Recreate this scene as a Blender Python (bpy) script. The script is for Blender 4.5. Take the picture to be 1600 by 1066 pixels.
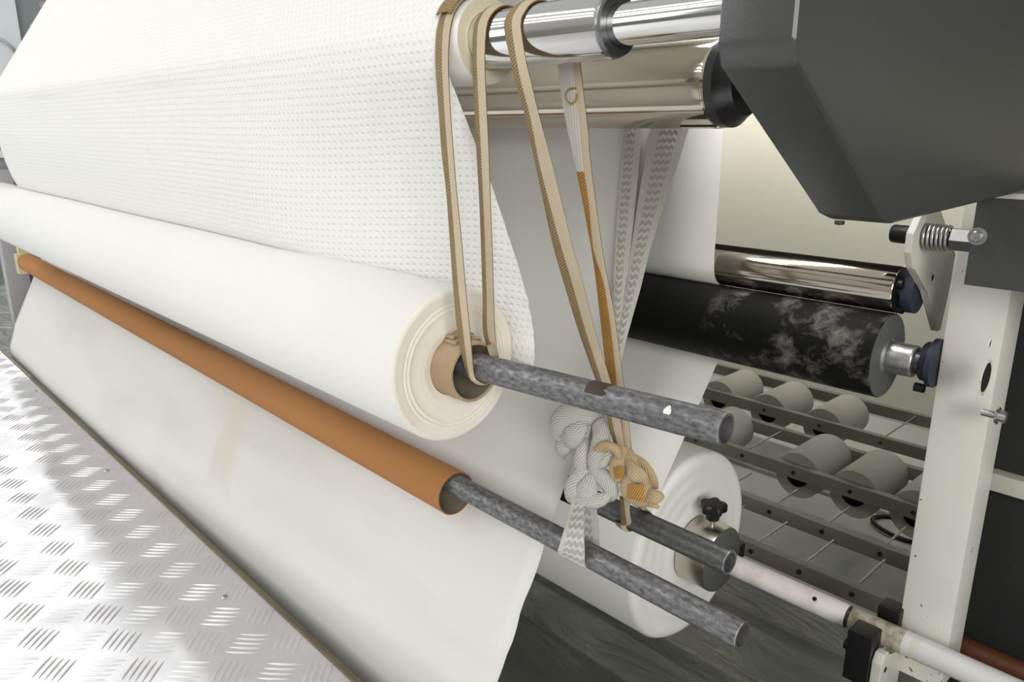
import bpy, bmesh, math, random
from mathutils import Vector, Matrix, noise
random.seed(7)
PI = math.pi
SC = bpy.context.scene
for o in list(bpy.data.objects):
    bpy.data.objects.remove(o)
COL = SC.collection

# ------------------------------------------------------------------ camera, world, sun, exposure
CAM_H = 0.763
PITCH = math.atan(333 / 1200); YAW = math.radians(43.2)
HV = Vector((-math.cos(YAW), math.sin(YAW), 0))
RV = Vector((HV.y, -HV.x, 0))
FV = HV * math.cos(PITCH) - Vector((0, 0, math.sin(PITCH)))
UV_ = HV * math.sin(PITCH) + Vector((0, 0, math.cos(PITCH)))
CO = Vector((0, 0, CAM_H))
cam = bpy.data.cameras.new('camera'); cam.lens = 27.0; cam.sensor_width = 36.0; cam.sensor_fit = 'HORIZONTAL'
cam.clip_start = 0.02; cam.clip_end = 100
camo = bpy.data.objects.new('camera', cam); COL.objects.link(camo)
m3 = Matrix((RV, UV_, -FV)).transposed()
camo.matrix_world = Matrix.Translation(CO) @ m3.to_4x4()
SC.camera = camo

w = bpy.data.worlds.new('world'); SC.world = w; w.use_nodes = True
wn = w.node_tree.nodes; wl = w.node_tree.links
bg = wn['Background']
tc = wn.new('ShaderNodeTexCoord'); sp = wn.new('ShaderNodeSeparateXYZ'); rmp = wn.new('ShaderNodeValToRGB')
wl.new(tc.outputs['Generated'], sp.inputs[0]); wl.new(sp.outputs['Z'], rmp.inputs[0])
cr = rmp.color_ramp
cr.elements[0].position = 0.0; cr.elements[0].color = (0.26, 0.26, 0.25, 1)
cr.elements[1].position = 0.75; cr.elements[1].color = (0.92, 0.94, 0.97, 1)
e = cr.elements.new(0.18); e.color = (0.62, 0.63, 0.63, 1)
# daylight side of the hall is -x; the +x / +y side is the dim, warmer machine hall
side = wn.new('ShaderNodeMapRange'); side.inputs['From Min'].default_value = -0.75; side.inputs['From Max'].default_value = 0.55
wl.new(sp.outputs['X'], side.inputs[0])
hall = wn.new('ShaderNodeMix'); hall.data_type = 'RGBA'; hall.inputs[7].default_value = (0.66, 0.64, 0.56, 1)
wl.new(side.outputs[0], hall.inputs[0]); wl.new(rmp.outputs[0], hall.inputs[6])
wl.new(hall.outputs[2], bg.inputs['Color']); bg.inputs['Strength'].default_value = 0.68

sun = bpy.data.lights.new('sun', 'SUN'); sun.energy = 0.36; sun.angle = math.radians(1.3); sun.color = (1.0, 0.985, 0.98)
suno = bpy.data.objects.new('sun', sun); COL.objects.link(suno)
suno.rotation_euler = Vector((-1.0, 0.085, 0.62)).to_track_quat('Z', 'Y').to_euler()
suno.location = (-5, 0, 5)

def area(name, loc, target, sx, sy, energy, color):
    l = bpy.data.lights.new(name, 'AREA'); l.shape = 'RECTANGLE'; l.size = sx; l.size_y = sy; l.energy = energy; l.color = color
    o = bpy.data.objects.new(name, l); COL.objects.link(o); o.location = loc
    o.rotation_euler = (Vector(loc) - Vector(target)).to_track_quat('Z', 'Y').to_euler()
    return o
# the hall's tubular lamps over the aisle and two added fill lights, left-front and behind the camera
for ly, le in ((-0.5, 16), (-1.5, 20), (-2.6, 24)):
    area('aisle_lamp', (-2.4, ly, 3.0), (-2.2, ly + 0.3, 0), 4.2, 0.28, le, (1.0, 0.985, 0.95))
area('hall_fill', (-5.0, -3.8, 2.1), (-1.4, 0.5, 0.6), 2.6, 1.8, 57, (0.95, 0.975, 1.0))
area('hall_fill', (3.6, -2.2, 1.9), (-0.6, 1.0, 0.5), 2.4, 2.0, 156, (1.0, 0.985, 0.95))
# added fill lights, out of view inside the machine: one by the rear web, one washing the rear wall
area('interior_fill', (-0.50, 0.93, 1.02), (-0.85, 1.10, 0.60), 0.30, 0.06, 2.8, (1.0, 0.985, 0.96))
area('interior_fill', (-1.55, 2.30, 1.00), (-1.55, 2.62, 0.40), 2.3, 0.06, 10.5, (1.0, 0.97, 0.88))

SC.view_settings.view_transform = 'Standard'; SC.view_settings.look = 'None'
SC.view_settings.exposure = 0.0; SC.view_settings.gamma = 1.0; SC.view_settings.use_curve_mapping = False

# ------------------------------------------------------------------ helpers
def at(px, py, **k):
    d = FV + RV * ((px - 800) / 1200) + UV_ * ((533 - py) / 1200)
    a, v = list(k.items())[0]
    i = 'xyz'.index(a)
    return CO + d * ((v - CO[i]) / d[i])

def new_mat(name, color, rough=0.5, metal=0.0, var=0.0, scale=8.0, color2=None, bump=0.0, bscale=60.0, stretch=None, spec=0.5, detail=4.0, lo=0.35, hi=0.65, rvar=0.0):
    m = bpy.data.materials.new(name); m.use_nodes = True
    nt = m.node_tree; b = nt.nodes['Principled BSDF']
    b.inputs['Base Color'].default_value = (*color, 1); b.inputs['Roughness'].default_value = rough
    b.inputs['Metallic'].default_value = metal; b.inputs['Specular IOR Level'].default_value = spec
    t = nt.nodes.new('ShaderNodeTexCoord'); mp = nt.nodes.new('ShaderNodeMapping')
    if stretch: mp.inputs['Scale'].default_value = stretch
    nt.links.new(t.outputs['Object'], mp.inputs[0])
    n = nt.nodes.new('ShaderNodeTexNoise'); n.inputs['Scale'].default_value = scale; n.inputs['Detail'].default_value = detail
    nt.links.new(mp.outputs[0], n.inputs['Vector'])
    r = nt.nodes.new('ShaderNodeValToRGB')
    c2 = color2 or tuple(max(0, c * (1 - var)) for c in color)
    r.color_ramp.elements[0].position = lo; r.color_ramp.elements[0].color = (*c2, 1)
    r.color_ramp.elements[1].position = hi; r.color_ramp.elements[1].color = (*color, 1)
    nt.links.new(n.outputs['Fac'], r.inputs[0]); nt.links.new(r.outputs[0], b.inputs['Base Color'])
    if rvar:
        mr = nt.nodes.new('ShaderNodeMapRange')
        mr.inputs['From Min'].default_value = lo; mr.inputs['From Max'].default_value = hi
        mr.inputs['To Min'].default_value = rough + rvar; mr.inputs['To Max'].default_value = rough
        nt.links.new(n.outputs['Fac'], mr.inputs[0]); nt.links.new(mr.outputs[0], b.inputs['Roughness'])
    if bump:
        n2 = nt.nodes.new('ShaderNodeTexNoise'); n2.inputs['Scale'].default_value = bscale; n2.inputs['Detail'].default_value = 3
        nt.links.new(mp.outputs[0], n2.inputs['Vector'])
        bp = nt.nodes.new('ShaderNodeBump'); bp.inputs['Strength'].default_value = bump; bp.inputs['Distance'].default_value = 0.002
        nt.links.new(n2.outputs['Fac'], bp.inputs['Height']); nt.links.new(bp.outputs[0], b.inputs['Normal'])
    return m

def math_node(nt, op, a, b=None, c=None):
    n = nt.nodes.new('ShaderNodeMath'); n.operation = op
    for i, v in enumerate((a, b, c)):
        if v is None: continue
        if isinstance(v, (int, float)): n.inputs[i].default_value = v
        else: nt.links.new(v, n.inputs[i])
    return n.outputs[0]

def link(name, bm, mats, parent=None, smooth=40):
    me = bpy.data.meshes.new(name)
    bmesh.ops.recalc_face_normals(bm, faces=bm.faces)
    bm.to_mesh(me); bm.free()
    for m in (mats if isinstance(mats, (list, tuple)) else [mats]): me.materials.append(m)
    if smooth:
        for p in me.polygons: p.use_smooth = True
        me.set_sharp_from_angle(angle=math.radians(smooth))
    o = bpy.data.objects.new(name, me); COL.objects.link(o)
    if parent: o.parent = parent; o.matrix_parent_inverse = parent.matrix_world.inverted()
    return o

def tag(o, label, cat, group=None):
    o['label'] = label; o['category'] = cat
    if group: o['group'] = group
    return o

def thing(name, label, cat, loc, group=None):
    o = bpy.data.objects.new(name, None); COL.objects.link(o)
    o.location = loc; o.empty_display_size = 0.02
    o.matrix_world = Matrix.Translation(Vector(loc))
    return tag(o, label, cat, group)

def box_bm(bm, lo, hi, bev=0.0, mat=0):
    vs = [bm.verts.new((x, y, z)) for x in (lo[0], hi[0]) for y in (lo[1], hi[1]) for z in (lo[2], hi[2])]
    fs = [(0, 1, 3, 2), (4, 6, 7, 5), (0, 4, 5, 1), (2, 3, 7, 6), (0, 2, 6, 4), (1, 5, 7, 3)]
    faces = [bm.faces.new([vs[i] for i in f]) for f in fs]
    for f in faces: f.material_index = mat
    if bev:
        es = list({e for f in faces for e in f.edges})
        bmesh.ops.bevel(bm, geom=es, offset=bev, segments=2, affect='EDGES', profile=0.7)

def box(name, lo, hi, mat, parent=None, bev=0.002):
    bm = bmesh.new(); box_bm(bm, lo, hi, bev)
    return link(name, bm, mat, parent)

def lathe_bm(bm, prof, axis_pt, axis='x', seg=64, close=False, mats=None, wob=0.0):
    """prof: list of (position along axis, radius)"""
    c = Vector(axis_pt)
    if axis == 'x': A, B, C = Vector((1, 0, 0)), Vector((0, 1, 0)), Vector((0, 0, 1))
    elif axis == 'y': A, B, C = Vector((0, 1, 0)), Vector((0, 0, 1)), Vector((1, 0, 0))
    elif axis == 'z': A, B, C = Vector((0, 0, 1)), Vector((1, 0, 0)), Vector((0, 1, 0))
    else:
        A = Vector(axis).normalized(); B = A.orthogonal().normalized(); C = A.cross(B)
    rings = []
    for j, (a, r) in enumerate(prof):
        if r < 1e-6:
            rings.append([bm.verts.new(c + A * a)]); continue
        ring = []
        for i in range(seg):
            t = 2 * PI * i / seg
            rr = r * (1 + wob * noise.noise(Vector((math.cos(t) * 2.2, math.sin(t) * 2.2, j * 1.7 + a))))
            ring.append(bm.verts.new(c + A * a + (B * math.cos(t) + C * math.sin(t)) * rr))
        rings.append(ring)
    n = len(rings)
    for j in range(n if close else n - 1):
        r0, r1 = rings[j], rings[(j + 1) % n]
        for i in range(seg):
            k = (i + 1) % seg
            if len(r0) == 1 and len(r1) == 1: continue
            if len(r0) == 1: f = bm.faces.new((r0[0], r1[i], r1[k]))
            elif len(r1) == 1: f = bm.faces.new((r0[i], r0[k], r1[0]))
            else: f = bm.faces.new((r0[i], r0[k], r1[k], r1[i]))
            if mats: f.material_index = mats[j]

def lathe(name, prof, axis_pt, mat, parent=None, axis='x', seg=64, close=False, mats=None, smooth=35, wob=0.0):
    bm = bmesh.new(); lathe_bm(bm, prof, axis_pt, axis, seg, close, mats, wob)
    return link(name, bm, mat, parent, smooth)

def rod_between(bm, p, q, r, seg=16):
    p, q = Vector(p), Vector(q)
    L = (q - p).length
    lathe_bm(bm, [(0, 0), (0, r), (L, r), (L, 0)], p, axis=(q - p), seg=seg)

def catmull(P, n):
    out = []
    for i in range(len(P) - 1):
        p0 = P[max(i - 1, 0)]; p1 = P[i]; p2 = P[i + 1]; p3 = P[min(i + 2, len(P) - 1)]
        for k in range(n):
            t = k / n
            out.append(0.5 * ((2 * p1) + (p2 - p0) * t + (2 * p0 - 5 * p1 + 4 * p2 - p3) * t * t + (3 * p1 - p0 - 3 * p2 + p3) * t ** 3))
    out.append(P[-1]); return out

def tube_bm(bm, pts, r, seg=10, flat=1.0, closed=False):
    """sweep; r may be a list. flat < 1 squashes the section in the local binormal"""
    n = len(pts); rings = []
    up = Vector((0.1, -1, 0.2)).normalized()
    for i, p in enumerate(pts):
        t = (pts[min(i + 1, n - 1)] - pts[max(i - 1, 0)]).normalized()
        s = t.cross(up)
        if s.length < 1e-4: s = t.orthogonal()
        s.normalize(); u = s.cross(t).normalized(); up = u
        rr = r[i] if isinstance(r, (list, tuple)) else r
        rings.append([bm.verts.new(p + s * math.cos(2 * PI * k / seg) * rr + u * math.sin(2 * PI * k / seg) * rr * flat) for k in range(seg)])
    uvl = bm.loops.layers.uv.get('UVMap') or bm.loops.layers.uv.new('UVMap')
    run = [0.0]
    for i in range(1, n): run.append(run[-1] + (pts[i] - pts[i - 1]).length)
    for i in range(n - 1):
        ra = r[i] if isinstance(r, (list, tuple)) else r
        for k in range(seg):
            f = bm.faces.new((rings[i][k], rings[i][(k + 1) % seg], rings[i + 1][(k + 1) % seg], rings[i + 1][k]))
            for l, (a, b) in zip(f.loops, ((run[i], k), (run[i], k + 1), (run[i + 1], k + 1), (run[i + 1], k))):
                l[uvl].uv = (a, b * 2 * PI * ra / seg)
    if not closed:
        bm.faces.new(rings[0]); bm.faces.new(rings[-1])

def prism(name, pts, x0, x1, mat, parent=None, bev=0.004, holes=None):
    """pts in (y,z), extruded along x"""
    bm = bmesh.new()
    a = [bm.verts.new((x0, y, z)) for y, z in pts]; b = [bm.verts.new((x1, y, z)) for y, z in pts]
    bm.faces.new(a); bm.faces.new(b)
    n = len(pts)
    for i in range(n): bm.faces.new((a[i], a[(i + 1) % n], b[(i + 1) % n], b[i]))
    if bev:
        bmesh.ops.bevel(bm, geom=list(bm.edges), offset=bev, segments=3, affect='EDGES', profile=0.6)
    return link(name, bm, mat, parent, 25)

# ------------------------------------------------------------------ materials
M = {}
M['paper'] = new_mat('paper', (0.79, 0.79, 0.775), 0.85, var=0.03, scale=3.0, bump=0.12, bscale=220, spec=0.15)
def stain(m, x0, sx, z0, z1, col):
    nt = m.node_tree; b = nt.nodes['Principled BSDF']; src = b.inputs['Base Color'].links[0].from_socket
    t = nt.nodes.new('ShaderNodeTexCoord'); s = nt.nodes.new('ShaderNodeSeparateXYZ'); nt.links.new(t.outputs['Object'], s.inputs[0])
    n = nt.nodes.new('ShaderNodeTexNoise'); n.inputs['Scale'].default_value = 9; nt.links.new(t.outputs['Object'], n.inputs['Vector'])
    x = math_node(nt, 'ADD', s.outputs['X'], math_node(nt, 'MULTIPLY_ADD', n.outputs['Fac'], 0.10, -0.05))
    dx = math_node(nt, 'ABSOLUTE', math_node(nt, 'DIVIDE', math_node(nt, 'SUBTRACT', x, x0), sx))
    dz = math_node(nt, 'ABSOLUTE', math_node(nt, 'DIVIDE', math_node(nt, 'SUBTRACT', s.outputs['Z'], (z0 + z1) / 2), (z1 - z0) / 2))
    mx_ = math_node(nt, 'MAXIMUM', dx, dz)
    mr = nt.nodes.new('ShaderNodeMapRange'); mr.interpolation_type = 'SMOOTHSTEP'; mr.inputs['From Min'].default_value = 1.1; mr.inputs['From Max'].default_value = 0.45; mr.inputs['To Max'].default_value = 0.8
    nt.links.new(mx_, mr.inputs[0])
    mx = nt.nodes.new('ShaderNodeMix'); mx.data_type = 'RGBA'; nt.links.new(mr.outputs[0], mx.inputs[0]); nt.links.new(src, mx.inputs[6]); mx.inputs[7].default_value = (*col, 1)
    nt.links.new(mx.outputs[2], b.inputs['Base Color'])
M['web'] = new_mat('thin_tissue', (0.72, 0.717, 0.69), 0.75, var=0.05, scale=4.0, stretch=(0.6, 2, 2), spec=0.2)
M['front_web'] = new_mat('front_tissue', (0.69, 0.687, 0.672), 0.7, color2=(0.62, 0.61, 0.575), scale=3.2, stretch=(0.5, 2.0, 2.2), lo=0.30, hi=0.55, spec=0.2, bump=0.08, bscale=9)
stain(M['front_web'], -1.40, 0.065, 0.07, 0.27, (0.62, 0.585, 0.52))
M['log_face'] = new_mat('log_end_paper', (0.87, 0.84, 0.77), 0.85, color2=(0.77, 0.73, 0.645), scale=14, spec=0.15, bump=0.3, bscale=120)
M['roll_face'] = new_mat('parent_roll_end', (0.87, 0.87, 0.855), 0.8, var=0.08, scale=7, spec=0.2, bump=0.5, bscale=25)
M['kraft'] = new_mat('kraft_board', (0.41, 0.19, 0.066), 0.8, color2=(0.37, 0.17, 0.057), scale=5, stretch=(0.3, 3, 3), spec=0.3)
M['kraft_pale'] = new_mat('pale_board', (0.50, 0.38, 0.255), 0.8, color2=(0.40, 0.29, 0.18), scale=20, spec=0.2)
M['core_in'] = new_mat('board_inside', (0.22, 0.19, 0.14), 0.9, var=0.2, scale=20)
M['kraft_rim'] = new_mat('board_rim', (0.20, 0.09, 0.035), 0.8, var=0.2, scale=20)
M['steel'] = new_mat('galvanised_pipe', (0.27, 0.27, 0.28), 0.40, 0.65, color2=(0.10, 0.10, 0.105), scale=300, stretch=(0.5, 1.0, 1.0), lo=0.3, hi=0.68, bump=0.25, bscale=110, detail=8, rvar=0.18)
M['steel_dark'] = new_mat('dull_pipe', (0.16, 0.165, 0.165), 0.40, 0.65, color2=(0.085, 0.085, 0.085), scale=300, stretch=(0.5, 1.0, 1.0), lo=0.3, hi=0.68, bump=0.2, bscale=110, detail=8, rvar=0.15)
M['rust_band'] = new_mat('rust_band', (0.075, 0.05, 0.042), 0.75, 0.2, var=0.4, scale=60)
M['pipe_in'] = new_mat('pipe_inside', (0.16, 0.16, 0.16), 0.7, 0.4, var=0.4, scale=60)
M['bare_rim'] = new_mat('bare_steel_rim', (0.45, 0.45, 0.46), 0.35, 0.85, var=0.3, scale=60)
M['chrome'] = new_mat('polished_chrome', (0.70, 0.69, 0.67), 0.07, 1.0, var=0.10, scale=5, stretch=(0.4, 3, 3), rvar=0.04)
M['chrome_warm'] = new_mat('worn_chrome', (0.64, 0.60, 0.53), 0.07, 1.0, color2=(0.54, 0.49, 0.41), scale=4, stretch=(0.6, 2, 2), rvar=0.05)
M['dark_ring'] = new_mat('oiled_steel', (0.10, 0.10, 0.105), 0.35, 0.8, var=0.3, scale=30)
M['collar'] = new_mat('grey_steel_collar', (0.26, 0.265, 0.28), 0.3, 0.9, var=0.2, scale=30)
M['nylon'] = new_mat('white_nylon', (0.80, 0.80, 0.77), 0.35, var=0.03, scale=10)
M['nylon_yellow'] = new_mat('aged_nylon', (0.72, 0.66, 0.50), 0.45, var=0.1, scale=14)
M['cover'] = new_mat('grey_paint', (0.062, 0.064, 0.062), 0.3, var=0.06, scale=3, spec=0.45, bump=0.05, bscale=400)
M['charcoal'] = new_mat('charcoal_paint', (0.030, 0.030, 0.032), 0.5, var=0.1, scale=4, spec=0.3)
M['black'] = new_mat('black_plastic', (0.009, 0.009, 0.010), 0.45, var=0.1, scale=30, spec=0.4)
M['blue'] = new_mat('navy_casting', (0.035, 0.042, 0.075), 0.5, color2=(0.02, 0.024, 0.04), scale=30, spec=0.4, bump=0.3, bscale=120)
M['cream'] = new_mat('cream_paint', (0.66, 0.65, 0.59), 0.4, color2=(0.60, 0.585, 0.525), scale=6, spec=0.4)
M['pipe_white'] = new_mat('white_paint_pipe', (0.88, 0.84, 0.81), 0.38, color2=(0.62, 0.55, 0.50), scale=22, lo=0.28, hi=0.5, spec=0.45, detail=8)
M['pipe_dirty'] = new_mat('grimy_paint_pipe', (0.50, 0.47, 0.39), 0.6, color2=(0.26, 0.23, 0.17), scale=70, lo=0.35, hi=0.55, detail=8)
M['pipe_clean'] = new_mat('clean_paint_pipe', (0.70, 0.70, 0.70), 0.3, var=0.05, scale=22)
M['rust'] = new_mat('rust_paint', (0.135, 0.042, 0.02), 0.45, var=0.2, scale=20, stretch=(0.3, 2, 2))
M['zinc'] = new_mat('zinc_bolt', (0.55, 0.55, 0.54), 0.3, 0.9, var=0.2, scale=60)
M['nickel'] = new_mat('nickel', (0.62, 0.58, 0.50), 0.3, 1.0, var=0.1, scale=8)
M['slate'] = new_mat('slate_plate', (0.10, 0.105, 0.10), 0.55, var=0.08, scale=20)
M['rack'] = new_mat('rack_paint', (0.22, 0.215, 0.175), 0.55, var=0.12, scale=9)
M['wall'] = new_mat('panel_paint', (0.60, 0.59, 0.52), 0.6, var=0.05, scale=2)
M['hole'] = new_mat('hole_dark', (0.012, 0.012, 0.011), 0.9)
M['pale_blue'] = new_mat('pale_cabinet', (0.74, 0.80, 0.86), 0.4, var=0.03, scale=3)
M['mid_grey'] = new_mat('mid_grey_panel', (0.22, 0.25, 0.27), 0.5, color2=(0.30, 0.33, 0.35), scale=5)
M['leg_grey'] = new_mat('grey_leg_paint', (0.42, 0.42, 0.44), 0.5, var=0.1, scale=6)
M['masking'] = new_mat('cream_clip', (0.62, 0.53, 0.33), 0.6, var=0.15, scale=30)
M['small_paper'] = new_mat('small_roll_paper', (0.42, 0.415, 0.365), 0.8, var=0.06, scale=10, spec=0.15)
M['white_lace'] = new_mat('white_lace', (0.66, 0.65, 0.61), 0.85, color2=(0.42, 0.40, 0.36), scale=90, lo=0.32, hi=0.6, bump=0.7, bscale=260, spec=0.15)
M['tan_cloth'] = new_mat('tan_cloth', (0.53, 0.41, 0.265), 0.8, color2=(0.43, 0.31, 0.18), scale=40, bump=0.4, bscale=300, spec=0.15)
def rib_bump(m, scale, strength):
    nt = m.node_tree; b = nt.nodes['Principled BSDF']; t = nt.nodes.new('ShaderNodeTexCoord')
    wv = nt.nodes.new('ShaderNodeTexWave'); wv.inputs['Scale'].default_value = scale; wv.inputs['Distortion'].default_value = 14; wv.inputs['Detail'].default_value = 3; wv.inputs['Detail Scale'].default_value = 0.4
    nt.links.new(t.outputs['Object'], wv.inputs['Vector'])
    bp = nt.nodes.new('ShaderNodeBump'); bp.inputs['Strength'].default_value = strength; bp.inputs['Distance'].default_value = 0.0012
    nt.links.new(wv.outputs['Fac'], bp.inputs['Height']); nt.links.new(bp.outputs[0], b.inputs['Normal'])
rib_bump(M['white_lace'], 130, 0.6); rib_bump(M['tan_cloth'], 130, 0.45); rib_bump(M['log_face'], 28, 0.25)

def uv_mat(name, base, stripe, freq, ang, rough=0.8, width=0.5, bump=0.4, zig=0.0):
    """woven ribbon: diagonal stripes in UV metres"""
    m = bpy.data.materials.new(name); m.use_nodes = True; nt = m.node_tree; b = nt.nodes['Principled BSDF']
    uv = nt.nodes.new('ShaderNodeUVMap'); uv.uv_map = 'UVMap'
    s = nt.nodes.new('ShaderNodeSeparateXYZ'); nt.links.new(uv.outputs[0], s.inputs[0])
    v = s.outputs['Y']
    if zig:
        v = math_node(nt, 'PINGPONG', v, zig)
    ph = math_node(nt, 'ADD', math_node(nt, 'MULTIPLY', s.outputs['X'], math.cos(ang) * freq), math_node(nt, 'MULTIPLY', v, math.sin(ang) * freq))
    wv = math_node(nt, 'MULTIPLY_ADD', math_node(nt, 'SINE', math_node(nt, 'MULTIPLY', ph, 2 * PI)), 0.5, 0.5)
    n = nt.nodes.new('ShaderNodeTexNoise'); n.inputs['Scale'].default_value = 45; n.inputs['Detail'].default_value = 5
    t = nt.nodes.new('ShaderNodeTexCoord'); nt.links.new(t.outputs['Object'], n.inputs['Vector'])
    f = math_node(nt, 'MULTIPLY_ADD', n.outputs['Fac'], 0.9, math_node(nt, 'MULTIPLY_ADD', wv, 0.9, -0.45))
    r = nt.nodes.new('ShaderNodeValToRGB'); r.color_ramp.elements[0].position = 0.25; r.color_ramp.elements[1].position = 0.75
    r.color_ramp.elements[0].color = (*stripe, 1); r.color_ramp.elements[1].color = (*base, 1)
    nt.links.new(f, r.inputs[0]); nt.links.new(r.outputs[0], b.inputs['Base Color'])
    bp = nt.nodes.new('ShaderNodeBump'); bp.inputs['Strength'].default_value = bump; bp.inputs['Distance'].default_value = 0.0012
    nt.links.new(wv, bp.inputs['Height']); nt.links.new(bp.outputs[0], b.inputs['Normal'])
    b.inputs['Roughness'].default_value = rough; b.inputs['Specular IOR Level'].default_value = 0.15
    return m
M['tan_weave'] = uv_mat('tan_weave', (0.36, 0.27, 0.155), (0.20, 0.135, 0.065), 420, math.radians(28))
M['tan_plain'] = uv_mat('tan_plain', (0.56, 0.475, 0.36), (0.48, 0.40, 0.29), 600, math.radians(80), bump=0.15)
M['gold_weave'] = uv_mat('gold_weave', (0.50, 0.30, 0.10), (0.27, 0.135, 0.035), 420, math.radians(28))
M['lace_weave'] = uv_mat('lace_weave', (0.60, 0.585, 0.54), (0.43, 0.415, 0.38), 120, math.radians(40), bump=0.9, zig=0.0042)
M['lace_plain'] = uv_mat('lace_plain', (0.62, 0.60, 0.56), (0.56, 0.54, 0.50), 300, math.radians(80), bump=0.2)

M['tan_edge'] = new_mat('tan_edge', (0.20, 0.13, 0.065), 0.8, var=0.3, scale=90, spec=0.1)
M['tan_cloth'] = uv_mat('tan_knot_cloth', (0.54, 0.43, 0.285), (0.42, 0.31, 0.18), 330, math.radians(70), bump=0.5)
M['white_lace'] = uv_mat('lace_knot_cloth', (0.62, 0.61, 0.57), (0.50, 0.485, 0.445), 330, math.radians(62), bump=0.8)
def emboss_mat():
    m = bpy.data.materials.new('embossed_tissue'); m.use_nodes = True; nt = m.node_tree; b = nt.nodes['Principled BSDF']
    b.inputs['Base Color'].default_value = (0.825, 0.825, 0.80, 1); b.inputs['Roughness'].default_value = 0.85; b.inputs['Specular IOR Level'].default_value = 0.12
    uv = nt.nodes.new('ShaderNodeUVMap'); uv.uv_map = 'UVMap'
    s = nt.nodes.new('ShaderNodeSeparateXYZ'); nt.links.new(uv.outputs[0], s.inputs[0])
    pu, pv = 0.0098, 0.0082
    v = math_node(nt, 'DIVIDE', s.outputs['Y'], pv)
    row = math_node(nt, 'FLOOR', v)
    u = math_node(nt, 'ADD', math_node(nt, 'DIVIDE', s.outputs['X'], pu), math_node(nt, 'MULTIPLY', row, 0.37))
    fu = math_node(nt, 'SUBTRACT', math_node(nt, 'FRACT', u), 0.5); fv = math_node(nt, 'SUBTRACT', math_node(nt, 'FRACT', v), 0.5)
    d = math_node(nt, 'SQRT', math_node(nt, 'ADD', math_node(nt, 'MULTIPLY', fu, fu), math_node(nt, 'MULTIPLY', fv, fv)))
    mr = nt.nodes.new('ShaderNodeMapRange'); mr.interpolation_type = 'SMOOTHSTEP'
    mr.inputs['From Min'].default_value = 0.04; mr.inputs['From Max'].default_value = 0.36
    mr.inputs['To Min'].default_value = 0.0; mr.inputs['To Max'].default_value = 1.0
    nt.links.new(d, mr.inputs[0])
    bp = nt.nodes.new('ShaderNodeBump'); bp.inputs['Strength'].default_value = 0.62; bp.inputs['Distance'].default_value = 0.0014
    nt.links.new(mr.outputs[0], bp.inputs['Height']); nt.links.new(bp.outputs[0], b.inputs['Normal'])
    return m
M['emboss'] = emboss_mat()

def rubber_mat():
    m = new_mat('dusty_rubber', (0.012, 0.012, 0.012), 0.6, spec=0.18)
    nt = m.node_tree; b = nt.nodes['Principled BSDF']
    t = nt.nodes.new('ShaderNodeTexCoord'); s = nt.nodes.new('ShaderNodeSeparateXYZ'); nt.links.new(t.outputs['Object'], s.inputs[0])
    mk = nt.nodes.new('ShaderNodeMapRange'); mk.inputs['From Min'].default_value = -0.63; mk.inputs['From Max'].default_value = -0.58
    nt.links.new(s.outputs['X'], mk.inputs[0])
    n1 = nt.nodes.new('ShaderNodeTexNoise'); n1.inputs['Scale'].default_value = 48; n1.inputs['Detail'].default_value = 12; n1.inputs['Roughness'].default_value = 0.72; n1.inputs['Distortion'].default_value = 0.7
    n2 = nt.nodes.new('ShaderNodeTexNoise'); n2.inputs['Scale'].default_value = 17; n2.inputs['Detail'].default_value = 3
    nt.links.new(t.outputs['Object'], n1.inputs['Vector']); nt.links.new(t.outputs['Object'], n2.inputs['Vector'])
    f = math_node(nt, 'MULTIPLY', n1.outputs['Fac'], n2.outputs['Fac'])
    mr = nt.nodes.new('ShaderNodeMapRange'); mr.inputs['From Min'].default_value = 0.24; mr.inputs['From Max'].default_value = 0.46
    nt.links.new(f, mr.inputs[0])
    f2 = math_node(nt, 'MULTIPLY', mr.outputs[0], mk.outputs[0])
    r = nt.nodes.new('ShaderNodeValToRGB'); r.color_ramp.elements[0].color = (0.006, 0.006, 0.006, 1); r.color_ramp.elements[1].color = (0.22, 0.215, 0.20, 1)
    nt.links.new(f2, r.inputs[0]); nt.links.new(r.outputs[0], b.inputs['Base Color'])
    return m
M['rubber'] = rubber_mat()

def plate_mat():
    m = new_mat('tread_aluminium', (0.76, 0.765, 0.79), 0.44, 0.7, color2=(0.66, 0.665, 0.685), scale=9, bump=0.06, bscale=240, detail=8, rvar=0.1)
    return m
M['tread'] = plate_mat()
M['edge'] = new_mat('grimy_edge', (0.20, 0.17, 0.11), 0.5, 0.3, color2=(0.12, 0.10, 0.06), scale=30, stretch=(0.2, 2, 2))

def floor_mat():
    m = new_mat('sheeted_floor', (0.135, 0.140, 0.125), 0.26, color2=(0.10, 0.105, 0.093), scale=5, spec=0.5, rvar=0.15)
    nt = m.node_tree; b = nt.nodes['Principled BSDF']
    t = nt.nodes.new('ShaderNodeTexCoord'); mp = nt.nodes.new('ShaderNodeMapping'); mp.inputs['Scale'].default_value = (2, 5, 2); mp.inputs['Rotation'].default_value = (0, 0, 0.25)
    n = nt.nodes.new('ShaderNodeTexNoise'); n.inputs['Scale'].default_value = 2.2; n.inputs['Detail'].default_value = 5; n.inputs['Distortion'].default_value = 1.2
    nt.links.new(t.outputs['Object'], mp.inputs[0]); nt.links.new(mp.outputs[0], n.inputs['Vector'])
    bp = nt.nodes.new('ShaderNodeBump'); bp.inputs['Strength'].default_value = 0.55; bp.inputs['Distance'].default_value = 0.02
    nt.links.new(n.outputs['Fac'], bp.inputs['Height']); nt.links.new(bp.outputs[0], b.inputs['Normal'])
    return m
M['floor'] = floor_mat()
M['rear_floor'] = new_mat('rear_floor', (0.50, 0.505, 0.475), 0.5, var=0.12, scale=6, spec=0.4)

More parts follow.
